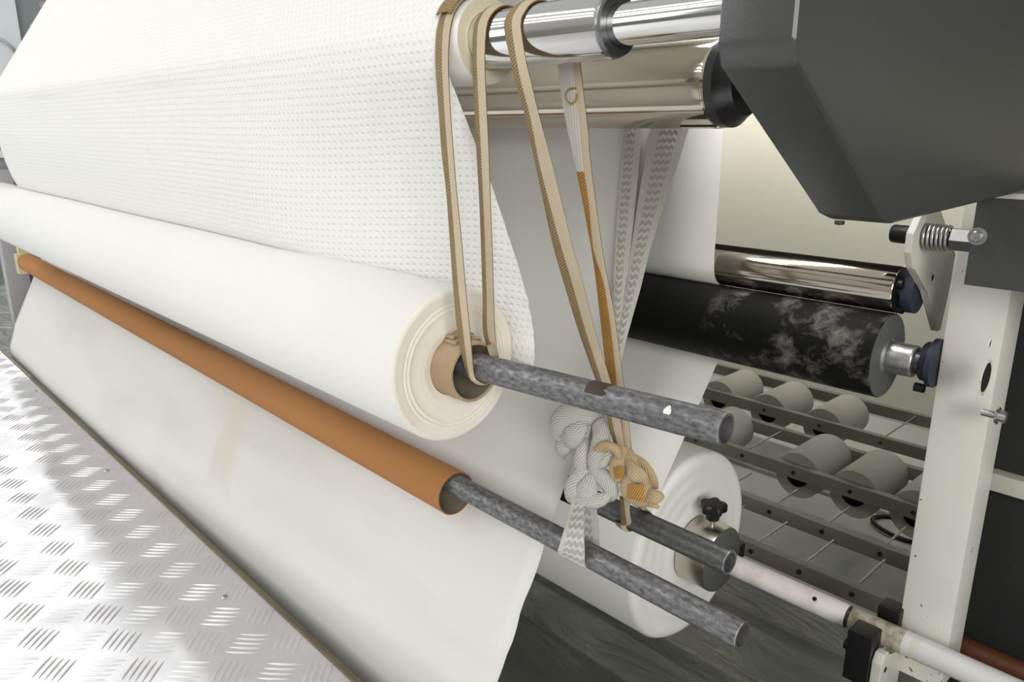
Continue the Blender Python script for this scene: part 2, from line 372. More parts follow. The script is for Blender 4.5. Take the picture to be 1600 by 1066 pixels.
def chip_mat():
    """cream paint with small rusty chips"""
    m = new_mat('chipped_cream_paint', (0.80, 0.79, 0.73), 0.38, color2=(0.73, 0.715, 0.65), scale=6, spec=0.45)
    nt = m.node_tree; b = nt.nodes['Principled BSDF']; src = b.inputs['Base Color'].links[0].from_socket
    t = nt.nodes.new('ShaderNodeTexCoord')
    n = nt.nodes.new('ShaderNodeTexNoise'); n.inputs['Scale'].default_value = 120; n.inputs['Detail'].default_value = 2
    n2 = nt.nodes.new('ShaderNodeTexNoise'); n2.inputs['Scale'].default_value = 11; n2.inputs['Detail'].default_value = 2
    nt.links.new(t.outputs['Object'], n.inputs['Vector']); nt.links.new(t.outputs['Object'], n2.inputs['Vector'])
    f = math_node(nt, 'MULTIPLY', math_node(nt, 'GREATER_THAN', n.outputs['Fac'], 0.66), math_node(nt, 'GREATER_THAN', n2.outputs['Fac'], 0.55))
    mx = nt.nodes.new('ShaderNodeMix'); mx.data_type = 'RGBA'
    nt.links.new(f, mx.inputs[0]); nt.links.new(src, mx.inputs[6]); mx.inputs[7].default_value = (0.16, 0.13, 0.085, 1)
    nt.links.new(mx.outputs[2], b.inputs['Base Color'])
    return m
M['post'] = chip_mat()

# ------------------------------------------------------------------ setting
def struct(name, bm, m, smooth=0):
    o = link(name, bm, m, None, smooth); o['kind'] = 'structure'; return o
bm = bmesh.new(); box_bm(bm, (-7.5, -4.0, -0.30), (1.6, 1.40, -0.20)); struct('floor', bm, M['floor'])
bm = bmesh.new(); box_bm(bm, (-7.0, 1.40, -0.30), (1.6, 3.2, -0.20)); struct('floor', bm, M['rear_floor'])
bm = bmesh.new(); box_bm(bm, (-3.4, 2.62, -0.20), (1.6, 2.68, 1.9)); struct('wall_back', bm, M['wall'])
bm = bmesh.new(); box_bm(bm, (-7.6, -4.0, -0.30), (-7.5, 3.2, 0.9)); struct('wall_left', bm, M['pale_blue'])

# ------------------------------------------------------------------ tread plate walkway
plat = thing('tread_plate_walkway', 'bright aluminium five-bar tread plate walkway beside the hanging paper', 'walkway', (-1.5, 0.0, 0.0))
bm = bmesh.new()
PX0, PX1, PY0, PY1 = -7.4, 0.6, -2.5, 0.468
box_bm(bm, (PX0, PY0, -0.006), (PX1, PY1, 0.0))
def bar(bm, cx, cy, ang, L, wd, hgt, bow):
    ca, sa = math.cos(ang), math.sin(ang); n = 8; rows = []
    for i in range(n + 1):
        u = -1 + 2 * i / n; ww = wd * max(0.0, (1 - abs(u) ** 2.2)) + 0.0002; hh = hgt * max(0.0, 1 - abs(u) ** 2.6)
        x = u * L / 2; off = bow * (1 - u * u)
        r = []
        for k, hz in ((-1, 0), (-0.45, 0.8), (0, 1), (0.45, 0.8), (1, 0)):
            yy = off + k * ww
            r.append(bm.verts.new((cx + x * ca - yy * sa, cy + x * sa + yy * ca, 0.0001 + hz * hh)))
        rows.append(r)
    for i in range(n):
        for k in range(4): bm.faces.new((rows[i][k], rows[i + 1][k], rows[i + 1][k + 1], rows[i][k + 1]))
D = 0.093
for i in range(-60, 8):
    for j in range(-8, 3):
        for typ in (0, 1):
            cx = (-1.0615 if typ == 0 else -1.108) + D * i; cy = (0.352 if typ == 0 else 0.3055) + D * j
            if cy > 0.46 or cx > 0 or cx < -5.5 or cy < -0.32 - (0.9 if cx < -2 else 0): continue
            a = math.radians(135) if typ == 0 else math.radians(45)
            for k in range(5):
                o = (k - 2) * 0.0105; sh = (k - 2) * 0.0018
                bx = cx - o * math.sin(a) + sh * math.cos(a); by = cy + o * math.cos(a) + sh * math.sin(a)
                if by > 0.452: continue
                bar(bm, bx, by, a, 0.052, 0.0029, 0.0021, 0.0016 if typ == 0 else -0.0008)
link('plate', bm, M['tread'], plat, 60)
bm = bmesh.new(); box_bm(bm, (PX0, 0.4685, -0.05), (PX1, 0.4765, 0.004), 0.0015); link('edge_strip', bm, M['edge'], plat)
for (px, py) in ((352, 934), (167, 736), (76, 640), (55, 612)):
    p = at(px, py, z=0.0)
    b_ = lathe('screw', [(0.0, 0.0062), (0.0012, 0.0062), (0.0032, 0.0045), (0.0036, 0.0026), (0.0016, 0.0022), (0.0016, 0)], (p.x, p.y, 0.0002), M['zinc'], plat, 'z', 20)

# ------------------------------------------------------------------ overhead rollers
YA, ZA = 0.48, 0.837
top = thing('sleeved_top_roller', 'top chrome roller with white nylon sleeve, straps hung over it', 'roller', (-0.5, YA, ZA))
XS = -0.541
lathe('sleeve', [(-2.9, 0), (-2.9, 0.037), (XS - 0.004, 0.037), (XS, 0.0358), (XS, 0.0242)], (0, YA, ZA), [M['nylon'], M['nylon_yellow']], top, seg=96, mats=[0, 0, 0, 1])
lathe('chrome_barrel', [(XS - 0.01, 0), (XS - 0.01, 0.024), (-0.4005, 0.024), (-0.398, 0.0225)], (0, YA, ZA), M['chrome'], top, seg=96)
lathe('end_collar', [(-0.3995, 0.0228), (-0.396, 0.0232), (-0.394, 0.022), (-0.394, 0.0152)], (0, YA, ZA), M['collar'], top, seg=96)
lathe('shaft', [(-0.40, 0), (-0.40, 0.015), (-0.2897, 0.015), (-0.2897, 0)], (0, YA, ZA), M['chrome'], top, seg=96)

Y2, Z2, R2 = 0.815, 0.8126, 0.0504
gr = thing('wide_chrome_roller', 'wide worn chrome roller just below and behind the sleeved roller', 'roller', (-0.6, Y2, Z2))
lathe('barrel', [(-3.05, 0), (-3.05, R2), (-0.512, R2), (-0.508, R2 - 0.002)], (0, Y2, Z2), M['chrome_warm'], gr, seg=128)
lathe('end_cap', [(-0.508, R2 - 0.001), (-0.497, R2 - 0.001), (-0.492, R2 - 0.006), (-0.480, 0.036), (-0.478, 0.0)], (0, Y2, Z2), M['dark_ring'], gr, seg=96)
lathe('journal', [(-0.49, 0), (-0.49, 0.02), (-0.30, 0.02), (-0.30, 0)], (0, Y2, Z2), M['dark_ring'], gr, seg=48)

# ------------------------------------------------------------------ grey guard cover, lower guard, charcoal panel
cov = thing('grey_guard_cover', 'large dark grey folded guard cover at the roller ends', 'machine cover', (-0.26, 0.6, 0.69))
pts = [(0.449, 1.02), (0.449, 0.812), (0.4535, 0.800), (0.612, 0.696), (0.632, 0.690), (1.50, 0.705), (1.50, 1.02)]
prism('housing', pts, -0.2895, -0.2365, M['cover'], cov, 0.005)
lathe('screw', [(0, 0.0), (0, 0.004), (-0.003, 0.004), (-0.004, 0)], at(1312, 345, z=0.688), M['dark_ring'], cov, 'z', 16)

gp = thing('grey_guard_plate', 'flat dark grey plate under the guard cover, screw on its edge', 'guard plate', (-0.2, 0.98, 0.6))
bm = bmesh.new(); box_bm(bm, (-0.2790, 0.978, 0.5885), (0.30, 0.984, 0.688), 0.001); link('plate', bm, M['cover'], gp)
p = at(1525, 370, y=0.972)
lathe('washer', [(0, 0.0), (0, 0.010), (-0.0022, 0.010), (-0.0022, 0)], (p.x, 0.9785, p.z), M['bare_rim'], gp, 'y', 28)
lathe('screw', [(0.0, 0.0065), (-0.005, 0.0063), (-0.0062, 0.0052), (-0.0062, 0.003), (-0.003, 0.0028), (-0.003, 0)], (p.x, 0.9763, p.z), M['zinc'], gp, 'y', 24)

dk = thing('charcoal_side_panel', 'charcoal cabinet panel behind the cream post at right', 'panel', (-0.1, 1.19, 0.0))
bm = bmesh.new(); box_bm(bm, (-0.285, 1.19, -0.2), (1.0, 1.215, 0.69), 0.003); link('panel', bm, M['charcoal'], dk)
p0 = at(1534, 747, y=1.172)
bm = bmesh.new(); box_bm(bm, (-0.27, 1.168, p0.z - 0.013), (1.0, 1.190, p0.z + 0.013), 0.002); link('cross_bar', bm, M['cream'], dk)

# ------------------------------------------------------------------ post, lever, spring
post = thing('cream_steel_post', 'chipped cream steel post carrying the lower rollers', 'post', (-0.28, 1.08, 0.0))
def post_mesh():
    bm = bmesh.new()
    box_bm(bm, (-0.313, 1.05, 0.008), (-0.247, 1.118, 0.690), 0.005)
    return bm
pm = link('tube', post_mesh(), M['post'], post)
def hole_disc(px, py, r, x=-0.2468):
    p = at(px, py, x=x)
    o = lathe('hole', [(0.0004, 0.0), (0.0004, r * 0.82), (0.0006, r * 0.84), (0.0014, r * 0.92), (0.0004, r)], (x, p.y, p.z), [M['hole'], M['post']], post, 'x', 40, mats=[0, 1, 1, 1])
hole_disc(1540, 590, 0.022); hole_disc(1546, 537, 0.0055)
p = at(1534, 644, x=-0.247)
bolt = lathe('bolt', [(0, 0.0045), (0.016, 0.0045), (0.016, 0.0105), (0.018, 0.0108), (0.018, 0.0075), (0.025, 0.0075), (0.0265, 0.006), (0.0265, 0)], (-0.247, p.y, p.z), M['zinc'], post, 'x', 24)

lv = thing('spring_lever', 'triangular cream lever with coil spring beside the post', 'lever', (-0.345, 1.06, 0.5))
lpts = [(0.985, 0.617), (0.985, 0.640), (1.010, 0.668), (1.06, 0.668), (1.149, 0.597), (1.146, 0.552), (1.135, 0.494), (1.122, 0.494), (1.060, 0.560), (1.0, 0.596)]
prism('lever_arm', lpts, -0.352, -0.343, M['cream'], lv, 0.0012)
p = at(1457, 434, x=-0.3428)
lathe('hole', [(0.0, 0.0), (0.0, 0.0045), (0.0005, 0.0050), (-0.0003, 0.0056)], (-0.3428, p.y, p.z), [M['hole'], M['cream']], lv, 'x', 24, mats=[0, 1, 1])
SY, SZ = 1.02, 0.634
lathe('rod_tip', [(-0.381, 0), (-0.381, 0.0105), (-0.379, 0.0115), (-0.3525, 0.0115)], (0, SY, SZ), M['black'], lv, seg=28)
lathe('spring_rod', [(-0.345, 0), (-0.345, 0.009), (-0.310, 0.009), (-0.310, 0)], (0, SY, SZ), M['dark_ring'], lv, seg=24)
bm = bmesh.new()
hp = []
for i in range(0, 6 * 24 + 1):
    t = i / 24; hp.append(Vector((-0.3415 + 0.030 * i / (6 * 24), SY + math.cos(2 * PI * t) * 0.0150, SZ + math.sin(2 * PI * t) * 0.0150)))
tube_bm(bm, hp, 0.0019, 10); link('spring', bm, M['zinc'], lv, 60)
lathe('hex_nut', [(-0.3105, 0), (-0.3105, 0.0145), (-0.284, 0.0145), (-0.284, 0)], (0, SY, SZ), M['zinc'], lv, seg=6, smooth=20)

# ------------------------------------------------------------------ lower rollers
Y3, Z3, R3 = 1.055, 0.5570, 0.031
lr = thing('slim_chrome_roller', 'slim chrome nip roller resting on the black rubber roller', 'roller', (-0.5, Y3, Z3))
lathe('barrel', [(-3.0, 0), (-3.0, R3), (-0.3755, R3), (-0.374, R3 - 0.001)], (0, Y3, Z3), M['chrome_warm'], lr, seg=96)
lathe('end_disc', [(-0.374, R3 - 0.0012), (-0.3735, R3 - 0.0035), (-0.3735, 0)], (0, Y3, Z3), M['black'], lr, seg=64)
lathe('journal', [(-0.3735, 0), (-0.3735, 0.012), (-0.366, 0.012)], (0, Y3, Z3), M['dark_ring'], lr, seg=32)
bm = bmesh.new(); lathe_bm(bm, [(-0.368, 0), (-0.368, 0.024), (-0.366, 0.0255), (-0.3535, 0.0255), (-0.3535, 0)], (0, Y3 + 0.006, Z3 - 0.004), seg=40)
br3 = link('bearing', bm, M['blue'], lr)
for dy, dz in ((-0.021, 0.014), (-0.010, -0.021)):
    lathe('bolt', [(-0.376, 0), (-0.376, 0.0058), (-0.366, 0.0058)], (0, Y3 + 0.006 + dy, Z3 - 0.004 + dz), M['black'], br3, seg=16)

Y4, Z4, R4 = 1.035, 0.4705, 0.0572
rr = thing('black_rubber_roller', 'thick black rubber roller dusted with paper lint near its end', 'roller', (-0.6, Y4, Z4))
lathe('barrel', [(-3.0, 0), (-3.0, R4), (-0.3735, R4), (-0.372, R4 - 0.0015)], (0, Y4, Z4), M['rubber'], rr, seg=128)
lathe('end_disc', [(-0.372, R4 - 0.0012), (-0.3716, R4 - 0.003), (-0.3716, 0)], (0, Y4, Z4), M['slate'], rr, seg=96)
lathe('shaft', [(-0.3716, 0), (-0.3716, 0.0245), (-0.3685, 0.0215), (-0.338, 0.0215), (-0.336, 0.020), (-0.336, 0.0)], (0, Y4, Z4), M['bare_rim'], rr, seg=64, wob=0.02)
lathe('journal', [(-0.3365, 0), (-0.3365, 0.0155), (-0.329, 0.0155)], (0, Y4, Z4), M['dark_ring'], rr, seg=40)
bm = bmesh.new(); lathe_bm(bm, [(-0.331, 0), (-0.331, 0.024), (-0.329, 0.0258), (-0.322, 0.0265), (-0.320, 0.032), (-0.3135, 0.032), (-0.3135, 0)], (0, Y4 + 0.012, Z4), seg=48)
br4 = link('bearing', bm, M['blue'], rr)
lathe('bolt', [(-0.334, 0), (-0.334, 0.006), (-0.322, 0.006)], (0, Y4 + 0.002, Z4 - 0.034), M['black'], br4, seg=16)

# ------------------------------------------------------------------ paper webs
def sheet(name, xs, prof_fn, mat, thick=0.0, uvscale=1.0, parent=None):
    """prof_fn(x, i) -> list of (x,y,z); rows share count"""
    bm = bmesh.new(); uvl = bm.loops.layers.uv.new('UVMap'); grid = []; uvs = {}
    for i, x in enumerate(xs):
        P = prof_fn(x); s = 0; col = []
        for k, q in enumerate(P):
            if k: s += math.hypot(q[1] - P[k - 1][1], q[2] - P[k - 1][2])
            v = bm.verts.new(q); uvs[v] = (q[0], s); col.append(v)
        grid.append(col)
    for i in range(len(xs) - 1):
        for k in range(len(grid[0]) - 1):
            f = bm.faces.new((grid[i][k], grid[i + 1][k], grid[i + 1][k + 1], grid[i][k + 1]))
            for l in f.loops: l[uvl].uv = uvs[l.vert]
    o = link(name, bm, mat, parent, 80)
    if thick:
        md = o.modifiers.new('thickness', 'SOLIDIFY'); md.thickness = thick; md.offset = 0
    return o
def lin(a, b, n): return [a + (b - a) * i / n for i in range(n + 1)]

# embossed web over the top roller
RS = 0.0378
near_low = [(0.4445, 0.815), (0.462, 0.78), (0.50, 0.704), (0.533, 0.628), (0.5475, 0.588), (0.5565, 0.550), (0.5570, 0.515)]
far_low = [(0.4425, 0.815), (0.4422, 0.775), (0.443, 0.735), (0.451, 0.675), (0.470, 0.6125), (0.498, 0.6068), (0.533, 0.5865)]
def emb_prof(x):
    P = []
    tx = max(0.0, min(1.0, (x + 0.56 + 0.42) / 0.42)); tx = tx * tx * (3 - 2 * tx)     # curl only near the free edge
    tgt = Vector((0.449, 0.858)); d = Vector((0.563, 0.826))
    for k in range(16): 
        q = tgt + d * (1.35 * (1 - k / 16) ** 1.6); P.append((q.x, q.y))
    for k in range(9):
        a = math.radians(145.7 + (181 - 145.7) * k / 8); P.append((YA + RS * math.cos(a), ZA + RS * math.sin(a)))
    low = [Vector((a[0] * (1 - tx) + b[0] * tx, a[1] * (1 - tx) + b[1] * tx)) for a, b in zip(far_low, near_low)]
    pts = catmull([Vector((P[-1][0], P[-1][1]))] + low, 6)[1:]
    P += [(q.x, q.y) for q in pts]
    wv = 0.0015 * math.sin(x * 9.0) 
    out = []
    for k, (y, z) in enumerate(P):
        am = 0.0 if k > 14 and k < 28 else 1.0
        ex = 0.0
        if x > -0.60: ex = 0.0022 * noise.noise(Vector((k * 0.7, 3.1, 0)))
        out.append((x + ex, y + wv * am * (1 if k > 27 else 0.6), z))
    return out
emb = sheet('embossed_paper_web', lin(-2.44, -0.56, 70), emb_prof, M['emboss'], 0.0006)
tag(emb, 'wide white embossed tissue sheet with dotted texture coming over the top roller', 'paper sheet')

# plain front web sloping from the wide chrome roller to the walkway edge
def front_y(z):
    y = 0.866 + 0.518 * (z - 0.763)
    if z < 0.10: y = 0.5226 + (z - 0.10) * (0.5226 - 0.487) / 0.10
    if z < 0: y = 0.487 + z * 0.02
    return y
zs = lin(1.05, 0.30, 30) + lin(0.28, -0.12, 26)
def front_prof(x):
    out = []
    for k, z in enumerate(zs):
        y = front_y(z)
        wr = 0.0
        if z < 0.5:
            wr = 0.003 * noise.noise(Vector((x * 3.0, z * 2.0, 0.3))) * min(1, (0.5 - z) * 4)
            # one long soft crease running down the sheet
            g = (x + 1.76 + 0.25 * (z - 0.2)); wr += 0.004 * math.exp(-(g / 0.028) ** 2) * min(1, max(0, (0.36 - z) * 6))
            zf = max(0.012, 0.04 + 0.05 * (x + 1.46)); wr += (0.40 * (zf - z) if 0 < z < zf else (0.40 * zf if z <= 0 else 0))
        ex = 0.0
        if x > -0.60:
            ex = 0.004 * noise.noise(Vector((z * 28, 0, 5.0))) * (1 if z < 0.35 else 0.1) + 0.0025 * noise.noise(Vector((z * 90, 2, 5.0))) * (1 if z < 0.35 else 0)
        yy = y + wr
        out.append((x + ex, yy, z))
    return out
fw = sheet('plain_front_web', lin(-3.12, -0.59, 110), front_prof, M['front_web'], 0.0006)
tag(fw, 'smooth white paper sheet sloping down behind the cardboard tube to the walkway', 'paper sheet')

# rear web: down the slim roller, round the rubber roller, to the parent roll
YP, ZP, RP = 1.018, 0.079, 0.165
def rear_prof(x):
    P = [(1.0215, z) for z in lin(1.5, Z3 + 0.01, 14)]
    r3 = R3 + 0.0012; r4 = R4 + 0.0012
    for k in range(1, 11):
        a = math.radians(180 + 72 * k / 10); P.append((Y3 + r3 * math.cos(a), Z3 + r3 * math.sin(a)))
    a0, a1 = 68, -32
    for k in range(0, 15):
        a = math.radians(a0 + (a1 - a0) * k / 14); P.append((Y4 + r4 * math.cos(a), Z4 + r4 * math.sin(a)))
    rp = RP + 0.0008
    end = (YP + rp * math.cos(math.radians(150)), ZP + rp * math.sin(math.radians(150)))
    s = P[-1]
    for k in range(1, 10):
        t = k / 9; P.append((s[0] + (end[0] - s[0]) * t, s[1] + (end[1] - s[1]) * t))
    return [(x, y, z) for y, z in P]
rw = sheet('rear_paper_web', lin(-2.95, -0.637, 24), rear_prof, M['web'], 0.0005)
tag(rw, 'plain white paper sheet threaded round the slim chrome and black rollers', 'paper sheet')

# ------------------------------------------------------------------ rewound log with core
log = thing('rewound_paper_log', 'long white tissue log hanging on the upper steel pipe', 'paper log', (-1.5, 0.475, 0.527))
RL = 0.0805; XF = -0.589
prof = [(-2.75, 0.030), (-2.75, RL), (XF - 0.003, RL), (XF, RL - 0.003)]
r = RL - 0.003
rng = random.Random(3)
while r > 0.040:
    r2 = r - rng.uniform(0.004, 0.008)
    if r2 < 0.034: break
    prof += [(XF + rng.uniform(-0.0006, 0.0008), (r + r2) / 2), (XF + rng.uniform(-0.0010, -0.0003), r2)]
    r = r2
prof += [(XF - 0.003, 0.0318)]
lathe('paper', prof, (0, 0.475, 0.527), [M['paper'], M['log_face']], log, seg=128, mats=[0, 0] + [1] * (len(prof) - 3), smooth=50, wob=0.012)
core = lathe('core_tube', [(-2.75, 0.0275), (-2.75, 0.0315), (-0.561, 0.0312), (-0.560, 0.0308), (-0.560, 0.0284), (-0.561, 0.0278), (-0.70, 0.0276), (-2.75, 0.0275)], (0, 0.475, 0.527), [M['kraft_pale'], M['core_in']], log, seg=80, mats=[0, 0, 0, 0, 0, 1, 1], wob=0.012)
# torn ply of board lifting at the top of the core
bm = bmesh.new()
for (rad, w0, w1, x1) in ((0.0335, 55, 118, -0.572), (0.0365, 66, 112, -0.578)):
    ring = []
    for k in range(13):
        a = math.radians(w0 + (w1 - w0) * k / 12); rr_ = rad + 0.0010 * math.sin(k * 1.3)
        xe = x1 + 0.004 * noise.noise(Vector((k * 0.6, rad * 50, 1)))
        ring.append([bm.verts.new((xx, 0.475 + rr_ * math.cos(a), 0.527 + rr_ * math.sin(a))) for xx in (-0.600, xe)])
    for k in range(12): bm.faces.new((ring[k][0], ring[k + 1][0], ring[k + 1][1], ring[k][1]))
tp = link('torn_ply', bm, M['kraft_pale'], log); md = tp.modifiers.new('t', 'SOLIDIFY'); md.thickness = 0.0012

# ------------------------------------------------------------------ steel pipes
def pipe(name, label, p, q, r, mat, spots=None):
    p, q = Vector(p), Vector(q); L = (q - p).length
    t = thing(name, label, 'pipe', q)
    bm = bmesh.new(); ri = r * 0.80
    bands = sorted(spots or [])
    prof = [(0, ri), (0, r)]; ms = [1]
    for (a, b_) in bands:
        prof += [(a, r), (b_, r)]; ms += [0, 3]
    prof += [(L - 0.0012, r), (L, r * 0.97), (L, ri), (L - 0.08, ri), (L - 0.08, 0)]
    ms += [0, 2, 2, 1, 1]
    lathe_bm(bm, prof, p, axis=(q - p), seg=56, mats=ms)
    link('barrel', bm, [mat, M['pipe_in'], M['bare_rim'], M['rust_band']], t)
    return t
pA = (-0.80, 0.4575, 0.5276); pB = (-0.288, 0.496, 0.540)
up = pipe('steel_pipe', 'scratched grey steel pipe sticking out of the white paper log', pA, pB, 0.0135, M['steel'])
# a rust stain and a white paint drop on its upper side
def patch(parent, name, s0, s1, a0, a1, mat, lift=0.0002, jag=0.3):
    A = Vector(pB) - Vector(pA); A.normalize()
    Bv = Vector((0, 0, 1)); Bv = (Bv - A * Bv.dot(A)).normalized(); Cv = Vector((0, -1, 0)); Cv = (Cv - A * Cv.dot(A) - Bv * Cv.dot(Bv)).normalized()
    bm = bmesh.new(); rows = []
    n, m = 14, 14
    for i in range(n + 1):
        a = math.radians(a0 + (a1 - a0) * i / n); row = []
        for k in range(m + 1):
            u = k / m; j0 = jag * (s1 - s0) * noise.noise(Vector((i * 0.45, 1, 0))); j1 = jag * (s1 - s0) * noise.noise(Vector((i * 0.45, 9, 0)))
            s = (s0 + j0) * (1 - u) + (s1 + j1) * u
            row.append(bm.verts.new(Vector(pA) + A * s + (Bv * math.cos(a) + Cv * math.sin(a)) * (0.0135 + lift)))
        rows.append(row)
    for i in range(n):
        for k in range(m): bm.faces.new((rows[i][k], rows[i][k + 1], rows[i + 1][k + 1], rows[i + 1][k]))
    return link(name, bm, mat, parent)
def s_at(px, py):
    A = (Vector(pB) - Vector(pA)).normalized(); q = at(px, py, y=0.475); return (q - Vector(pA)).dot(A)
sr = s_at(928, 611)
rs = patch(up, 'rust_stain', sr - 0.011, sr + 0.009, -35, 62, M['rust_band']); rs['label'] = 'dark brown rust stain'
sw = s_at(1036, 640)
bm = bmesh.new()
A_ = (Vector(pB) - Vector(pA)).normalized(); C_ = Vector((0, -1, 0)); C_ = (C_ - A_ * C_.dot(A_)).normalized(); B_ = A_.cross(C_); B_ = B_ if B_.z > 0 else -B_
def onpipe(s, a, r): return Vector(pA) + A_ * s + (B_ * math.cos(a) + C_ * math.sin(a)) * r
cen = bm.verts.new(onpipe(sw, math.radians(50), 0.0142)); ring = []
for k in range(14):
    t = 2 * PI * k / 14; rad = 0.0032 * (1 + 0.25 * math.sin(3 * t)); ring.append(bm.verts.new(onpipe(sw + rad * math.cos(t), math.radians(50) + (rad * math.sin(t) * (1.5 if math.sin(t) > 0 else 1)) / 0.0135, 0.0137)))
for k in range(14): bm.faces.new((cen, ring[k], ring[(k + 1) % 14]))
ps = link('paint_drop', bm, M['nylon'], up, 80); ps['label'] = 'small white paint drop'

b3a = Vector((-3.15, 0.575, 0.3322)); b3b = Vector((-0.300, 0.575, 0.3095))
pipe('steel_pipe', 'blotchy dark steel pipe running out of the brown cardboard tube', b3a, b3b, 0.0135, M['steel'])
b2b = Vector((-0.366, 0.659, 0.321))
p2 = pipe('steel_pipe', 'dull grey steel pipe slung in the knotted tan strap', (-0.72, 0.662, 0.321), b2b, 0.0135, M['steel_dark'])
lathe('black_sleeve', [(-0.66, 0.0137), (-0.66, 0.0165), (-0.566, 0.0165), (-0.566, 0.0137)], (0, 0.6605, 0.321), M['black'], p2, seg=40)

# ------------------------------------------------------------------ cardboard tube and its far clip
ct = thing('cardboard_tube', 'long brown cardboard core tube hanging on the lower steel pipe', 'cardboard tube', (-1.9, 0.575, 0.2975))
lathe('tube_wall', [(-2.32, 0.0265), (-2.32, 0.0295), (-0.0005, 0.0295), (0, 0.0291), (0, 0.0272), (-0.001, 0.0267), (-0.08, 0.0265), (-2.32, 0.0265)], (-0.72, 0.575, 0.3000), [M['kraft'], M['core_in'], M['kraft_rim']], ct, axis=(2.32, 0, -0.0185), seg=80, mats=[2, 0, 0, 2, 2, 1, 1])
cl = thing('tube_end_clip', 'cream clip gripping the far end of the brown cardboard tube', 'clip', (-3.06, 0.575, 0.29))
bm = bmesh.new()
for k in range(1):
    box_bm(bm, (-3.085, 0.545, 0.278), (-3.042, 0.606, 0.350), 0.012)
link('collar', bm, M['masking'], cl)
bm = bmesh.new(); box_bm(bm, (-3.083, 0.556, 0.346), (-3.052, 0.60, 0.372), 0.008); link('tab', bm, M['masking'], cl)

# ------------------------------------------------------------------ parent roll, chuck, white pipe
pr = thing('parent_paper_roll', 'big white parent paper roll low behind the steel pipes', 'paper roll', (-1.6, YP, ZP))
prof = [(-2.95, 0.05), (-2.95, RP), (-0.647, RP), (-0.6405, RP - 0.004), (-0.637, RP - 0.012)]
for k in range(1, 12): prof.append((-0.637 + 0.0012 * math.sin(k * 2.1), RP - 0.012 - (RP - 0.062) * k / 12))
prof.append((-0.637, 0.03))
lathe('paper', prof, (0, YP, ZP), [M['paper'], M['roll_face']], pr, seg=128, mats=[0, 0, 0, 1] + [1] * (len(prof) - 5), smooth=60, wob=0.010)

wp = thing('white_support_pipe', 'long white painted pipe running from the parent roll to the right edge', 'pipe', (-0.2, YP, ZP))
prof = [(-2.9, 0), (-2.9, 0.017), (-0.371, 0.017), (-0.370, 0.0158), (-0.3665, 0.0158), (-0.3655, 0.017), (-0.292, 0.017), (-0.282, 0.017), (-0.270, 0.017), (0.5, 0.017), (0.5, 0)]
lathe('pipe_wall', prof, (0, YP, ZP), [M['pipe_white'], M['dark_ring'], M['pipe_dirty'], M['pipe_clean'], M['cream']], wp, seg=64, mats=[0, 0, 1, 1, 1, 2, 3, 4, 3, 3])
p = at(1273, 929, y=YP - 0.013)
lathe('pin_hole', [(0.0004, 0), (0.0004, 0.0033), (-0.0006, 0.0034)], (p.x, YP - 0.0118, ZP + 0.0122), M['hole'], wp, axis=(0, -0.69, 0.72), seg=18)

ck = thing('roll_chuck', 'nickel chuck drum with dark face on the parent roll end', 'chuck', (-0.6, YP, ZP))
lathe('drum', [(-0.636, 0.030), (-0.634, 0.0555), (-0.5825, 0.0555), (-0.580, 0.0545)], (0, YP, ZP), M['nickel'], ck, seg=96)
lathe('face_plate', [(-0.5802, 0.0546), (-0.5795, 0.0535), (-0.5795, 0.0172)], (0, YP, ZP), M['slate'], ck, seg=96)
KX, KY, KZ = -0.601, YP - 0.004, ZP + 0.0555
kd = Vector((0.02, -0.03, 1)).normalized()
bm = bmesh.new()
lathe_bm(bm, [(0.013, 0), (0.013, 0.0105), (0.018, 0.0115), (0.032, 0.0115)], (KX, KY, KZ), axis=kd, seg=28)
B0 = kd.orthogonal().normalized(); C0 = kd.cross(B0); K = Vector((KX, KY, KZ)); rings = []
for (hh, sc) in ((0.0275, 0.93), (0.029, 1.0), (0.039, 1.0), (0.042, 0.9), (0.0425, 0.6)):
    ring = []
    for k in range(60):
        t = 2 * PI * k / 60; c = math.cos(5 * t + 0.4)
        rad = (0.0195 + 0.0030 * c) * sc
        ring.append(bm.verts.new(K + kd * hh + (B0 * math.cos(t) + C0 * math.sin(t)) * rad))
    rings.append(ring)
for a, b_ in zip(rings[:-1], rings[1:]):
    for k in range(60): bm.faces.new((a[k], a[(k + 1) % 60], b_[(k + 1) % 60], b_[k]))
bm.faces.new(rings[0]); bm.faces.new(rings[-1])
kn = link('star_knob', bm, M['black'], ck, 40); kn['label'] = 'black five-lobed knob'
lathe('knob_stud', [(-0.004, 0), (-0.004, 0.0042), (0.016, 0.0042)], (KX, KY, KZ), M['zinc'], kn, axis=kd, seg=20)
p = at(1172, 868, x=-0.60)
bm = bmesh.new(); box_bm(bm, (-0.612, YP + 0.050, ZP - 0.034), (-0.588, YP + 0.088, ZP - 0.006), 0.003); link('black_block', bm, M['black'], ck)

